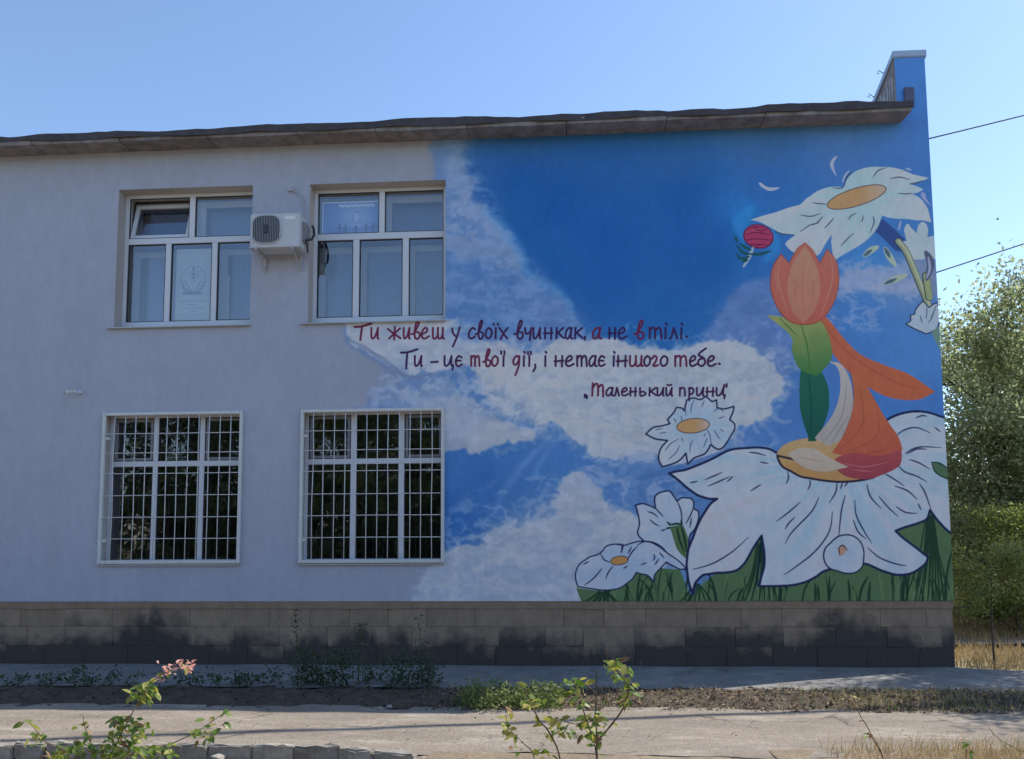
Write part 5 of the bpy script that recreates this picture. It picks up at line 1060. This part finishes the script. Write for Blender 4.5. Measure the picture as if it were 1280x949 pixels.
def bush(name, Y, base_px, stems, lab, cat, clusters=(), lsz=.07, along=0.0, w=(.7, .22, .08), grp=None, nm_leaf='leaf'):
    b = at(base_px, 949, Y); root = empty(name, (b.x, Y, -.06)); tag(root, lab, cat, grp); off = root.location.copy()
    for st, r in stems:
        P = []
        for k, (px, py) in enumerate(st): P.append(at(px, py, Y+(.0 if k == 0 else random.uniform(-.08, .08))))
        if st[0][1] >= 945: P.insert(0, Vector((P[0].x+(P[0].x-P[1].x)*.4, P[0].y, -.08)))
        S3 = smooth_pts([tuple(p) for p in P], False, 5); m = MB(); m.tube([tuple(Vector(p)-off) for p in S3], r, 6, r*.45); m.build('stem', M_STEM if random.random() < .6 else M_STEMR, root, smooth=True)
        if along:
            for p in S3:
                if random.random() < along and p[2] > .05: put_leaf(root, Vector(p)-off, lsz, random.choices(LM, w)[0])
    for (px, py, rx, ry, n) in clusters:
        for i in range(n):
            a = random.uniform(0, 6.283); q = math.sqrt(random.random()); p = at(px+rx*q*math.cos(a), py+ry*q*math.sin(a), Y+random.uniform(-.12, .12)); put_leaf(root, p-off, lsz, random.choices(LM, w)[0])
    return root, off
random.seed(21)
bush('rose_bush', -5.15, 740, [([(746,949),(746,925),(745,880),(746,837)], .008), ([(746,949),(740,920),(728,885),(724,868),(716,850)], .006), ([(748,925),(765,905),(779,885),(786,860),(780,835),(762,830),(757,812)], .006), ([(700,949),(686,915),(675,902),(668,888),(664,876),(655,862)], .006), ([(668,949),(655,930),(640,915),(634,905),(632,890)], .004), ([(744,866),(735,858),(727,852)], .005), ([(735,900),(722,905),(706,902),(694,896)], .004), ([(754,878),(756,872)], .004)],
     'leafy green rose bush sprouting in the foreground before the middle of the path', 'rose bush',
     [(757,826,5,12,3), (772,838,16,14,26), (786,856,7,20,18), (783,878,7,8,10), (745,905,14,18,26), (722,908,22,12,20), (700,905,12,12,10), (716,862,14,16,22), (720,878,12,8,8), (668,875,16,8,14), (634,900,8,20,14), (645,930,10,14,8), (745,925,10,8,6), (682,940,10,8,8), (700,912,20,8,8), (660,870,6,14,6)], .062, .12, (.55, .37, .08))
rb, off = bush('rose_bush', -5.3, 147, [([(140,949),(147,927),(158,905),(165,892),(172,880),(180,862)], .006), ([(180,862),(192,850),(204,842),(212,836)], .003), ([(212,836),(222,832),(236,830)], .0025), ([(120,949),(112,925),(105,905),(104,895)], .004), ([(90,949),(60,930),(47,915),(36,902)], .004), ([(170,949),(200,935),(225,925),(250,912),(275,895),(288,888)], .004), ([(140,940),(150,920),(150,905)], .003)],
     'rose bush with withered pink blooms in the foreground at lower left', 'rose bush',
     [(181,865,18,13,60), (160,903,24,9,60), (175,915,16,10,26), (150,925,22,10,26), (90,930,18,10,16), (47,922,14,9,16), (105,912,9,13,12), (252,918,16,9,20), (268,905,14,12,12), (285,890,8,6,6), (30,902,8,3,4), (120,938,34,10,60), (165,940,40,9,60), (70,940,20,8,20), (205,937,18,9,22), (140,925,12,12,12), (200,843,6,6,3)], .055, .10, (.72, .18, .10))
for cx, cy, rx, ry, n in ((210,838,7,7,26), (236,832,8,6,28), (222,829,5,3,10), (200,848,5,5,8)):
    for i in range(n): put_leaf(rb, at(cx+random.gauss(0, rx*.55), cy+random.gauss(0, ry*.55), -5.3+random.uniform(-.04, .04))-off, .032, PM, 'petal', 0)
bush('thin_twig', -5.0, 1098, [([(1104,949),(1092,925),(1084,908),(1076,896),(1070,882),(1067,872)], .0045), ([(1100,940),(1096,928),(1090,918)], .003)], 'thin bare brown twig standing in the foreground right of centre', 'twig', [(1086,918,5,6,10), (1067,874,4,7,12)], .03, .06, (.2, .1, .7))
bush('thin_twig', -5.0, 1277, [([(1290,952),(1270,936),(1255,928),(1243,918),(1235,908)], .003)], 'fine bare twig leaning in at the bottom right corner', 'twig', [(1256,928,4,3,4), (1240,916,3,3,3)], .02, .05, (.2, .1, .7))
bush('seedling', -4.6, 1208, [([(1208,948),(1208,936),(1207,929)], .003)], 'small seedling with three dark leaves in the dry grass at bottom right', 'seedling', [(1207,929,6,4,9), (1213,940,3,3,3)], .04, 0, (.9, .1, 0))
# ------------------------------------------------------------------ trees
M_BARK = mat('bark', (.13, .10, .075), .95, .4, 12, 1, 20)
M_TL = leaf_mat('tree leaf', (.075, .115, .04), (.16, .20, .075), .35, .42); M_TS = leaf_mat('silvery tree leaf', (.165, .205, .105), (.33, .36, .22), .55, .36)
M_TY = leaf_mat('yellow green leaf', (.13, .17, .055), (.25, .28, .10), .45, .5); M_TD = leaf_mat('dark tree leaf', (.03, .055, .02), (.07, .10, .035), .3, .5)
def tree(loc, h, rad, lab, material, n=30000, leaf=.09, trunk=.14, low=.25, seed=1, name='tree', nb=26, sq=1.0, cat='tree', grp=None, clump=.5, droop=.0):
    rg = np.random.default_rng(seed); root = empty(name, loc); tag(root, lab, cat, grp); rr = random.Random(seed)
    m = MB(); top = Vector((rr.uniform(-.2, .2)*rad, rr.uniform(-.2, .2)*rad, h*.82)); tp = [Vector((0, 0, -.1)), Vector((.04*h*rr.uniform(-1, 1), .02*h, h*.3)), top*.75, top]
    tp = [Vector(p) for p in smooth_pts([tuple(p) for p in tp], False, 4)]; m.tube(tp, trunk, 8, trunk*.15); m.build('trunk', M_BARK, root, smooth=True)
    m = MB(); ends = []
    for i in range(nb):
        k = rr.randint(int(len(tp)*low), len(tp)-1); s = tp[k]; a = rr.uniform(0, 6.283); f = s.z/h; L = rad*(1.0 if f < .7 else 1.0-.5*(f-.7)/.3)*rr.uniform(.55, 1.05)
        e = s+Vector((math.cos(a)*L*sq, math.sin(a)*L, rr.uniform(-.05, .55)*L+(.25*L if f > .6 else 0))); e.z = min(e.z, h*.98); mid = s.lerp(e, .5)+Vector((0, 0, .12*L))
        m.tube([s, mid, e], trunk*.28*(1.2-f), 5, .008); ends += [e, mid.lerp(e, .5), mid]
        for _ in range(2):
            e2 = e.lerp(s, rr.uniform(.1, .5))+Vector((rr.uniform(-.4, .4), rr.uniform(-.4, .4), rr.uniform(-.1, .5)))*rad*.5; m.tube([e.lerp(s, .5), e2], trunk*.1, 4, .005); ends.append(e2)
    m.build('limb', M_BARK, root)
    ends.append(top); Ec = np.array([tuple(e) for e in ends]); wgt = rg.uniform(.3, 1, len(Ec)); wgt /= wgt.sum()
    idx = rg.choice(len(Ec), n, p=wgt); P = Ec[idx]+rg.normal(size=(n, 3))*clump*rad*.42*np.array([1, 1, .8])*rg.uniform(.2, 1, (n, 1)); P[:, 2] = np.maximum(P[:, 2], .25); P = P[P[:, 2] < h*(.97+.09*np.abs(rg.normal(size=len(P)))*rg.random(len(P)))]
    P[:, 2] -= droop*np.abs(rg.normal(size=len(P)))*.3
    V, Fq = leaves_mesh(P, leaf, .5, rg, down=droop); raw_mesh('crown', V, Fq, material, root); return root
T = [
 ((8.9, 6.4, 0), 6.1, 3.0, 'tall silvery green tree filling the gap right of the building', M_TS, 78000, .10, .16, .03, 3),
 ((13.2, 8.5, 0), 6.8, 3.0, 'taller tree whose top shows at the right edge above the others', M_TS, 64000, .115, .18, .12, 4),
 ((12.5, 13.5, 0), 7.0, 3.4, 'dark green tree standing behind the silvery one', M_TD, 34000, .12, .2, .1, 6),
 ((18.5, 17, 0), 8.5, 4.5, 'broad dark tree farthest back at the right', M_TD, 30000, .15, .25, .1, 7),
]
for (loc, h, rad, lab, mt, n, lf, tr, low, sd) in T: tree(loc, h, rad, lab, mt, n, lf, tr, low, sd)
tree((7.4, 3.6, 0), 2.1, 1.0, 'bright yellow green young acacia beside the rear corner', M_TY, 16000, .055, .03, .15, 9, 'young_tree', 30, clump=.6)
tree((8.9, 4.6, 0), 1.5, 1.1, 'low yellow green bush at the right edge behind the sapling', M_TY, 12000, .055, .03, .05, 12, 'shrub', 26, cat='shrub', clump=.6)
tree((5.34, .42, 0), 1.55, .62, 'slim sapling with a thin trunk just right of the building corner', M_TY, 5200, .042, .016, .42, 10, 'sapling', 22, clump=.55)
tree((10.2, 4.8, 0), 1.9, 1.2, 'dark shaded bush under the trees at the right edge', M_TD, 9000, .07, .04, .05, 13, 'shrub', 20, cat='shrub')
tree((8.75, 1.0, 0), 6.9, 1.9, 'tree beside the right end of the path casting dappled shade on the concrete', M_TL, 13000, .11, .12, .55, 15, clump=.55)
# trees across the path that the window panes mirror
for i, (x, y, h, r, lab) in enumerate(((-13, -23, 7.2, 3.6, 'leftmost tree across the path, mirrored in the lower left window'), (-7.5, -25, 8.2, 3.8, 'second tree from the left across the path, mirrored in the lower windows'), (-1.5, -24, 7.0, 3.4, 'middle tree across the path, mirrored in the lower right window'), (4.5, -26, 11.6, 3.2, 'tallest tree across the path, its tip mirrored in the upper right window'), (10.5, -24, 7.6, 3.6, 'rightmost tree across the path opposite the mural'))):
    tree((x, y, 0), h, r, lab, M_TL, 14000, .24, .2, .12, 30+i, grp='trees across the path opposite the building')
for i, (x, h, lab) in enumerate(((-16, 3.4, 'leftmost clipped bush of the row across the path'), (-11, 3.0, 'second bush from the left in the row across the path'), (-6.5, 3.6, 'third bush from the left in the row across the path'), (-2, 3.1, 'fourth bush from the left in the row across the path'), (2.5, 3.4, 'fifth bush from the left in the row across the path'), (7, 3.0, 'sixth bush from the left in the row across the path'), (11.5, 3.3, 'rightmost bush of the row across the path'))):
    tree((x, -20.5, 0), h, 2.7, lab, M_TD, 9000, .22, .1, .04, 60+i, 'shrub', 30, cat='shrub', grp='bushes across the path opposite the building', clump=.7)
for i, (x, y, h, lab) in enumerate(((-19, -30, 8.6, 'leftmost tree of the far row behind the path'), (-10.5, -31, 9.4, 'second tree from the left of the far row'), (-4.3, -30, 8.8, 'third tree from the left of the far row'), (1.5, -31, 9.2, 'fourth tree from the left of the far row'))):
    tree((x, y, 0), h, 4.2, lab, M_TD, 12000, .3, .22, .1, 80+i, grp='far row of trees opposite the building', clump=.65)
# high cable whose shadow crosses the path
A_, B_ = ground_at(250, 920), ground_at(1140, 888); k = 9.2/SUNV.z; sv = Vector((SUNV.x*k, SUNV.y*k, 9.2)); d = (B_-A_).normalized(); a = A_-d*9+sv; b = B_+d*9+sv
m = MB(); m.tube([a.lerp(b, i/20)+Vector((0, 0, -.25*4*(i/20)*(1-i/20)+.2)) for i in range(21)], .05, 6); o = m.build('overhead_cable', M_WIRE, None); tag(o, 'thick bundled power cable strung high over the building, shadow falling on the path', 'cable')
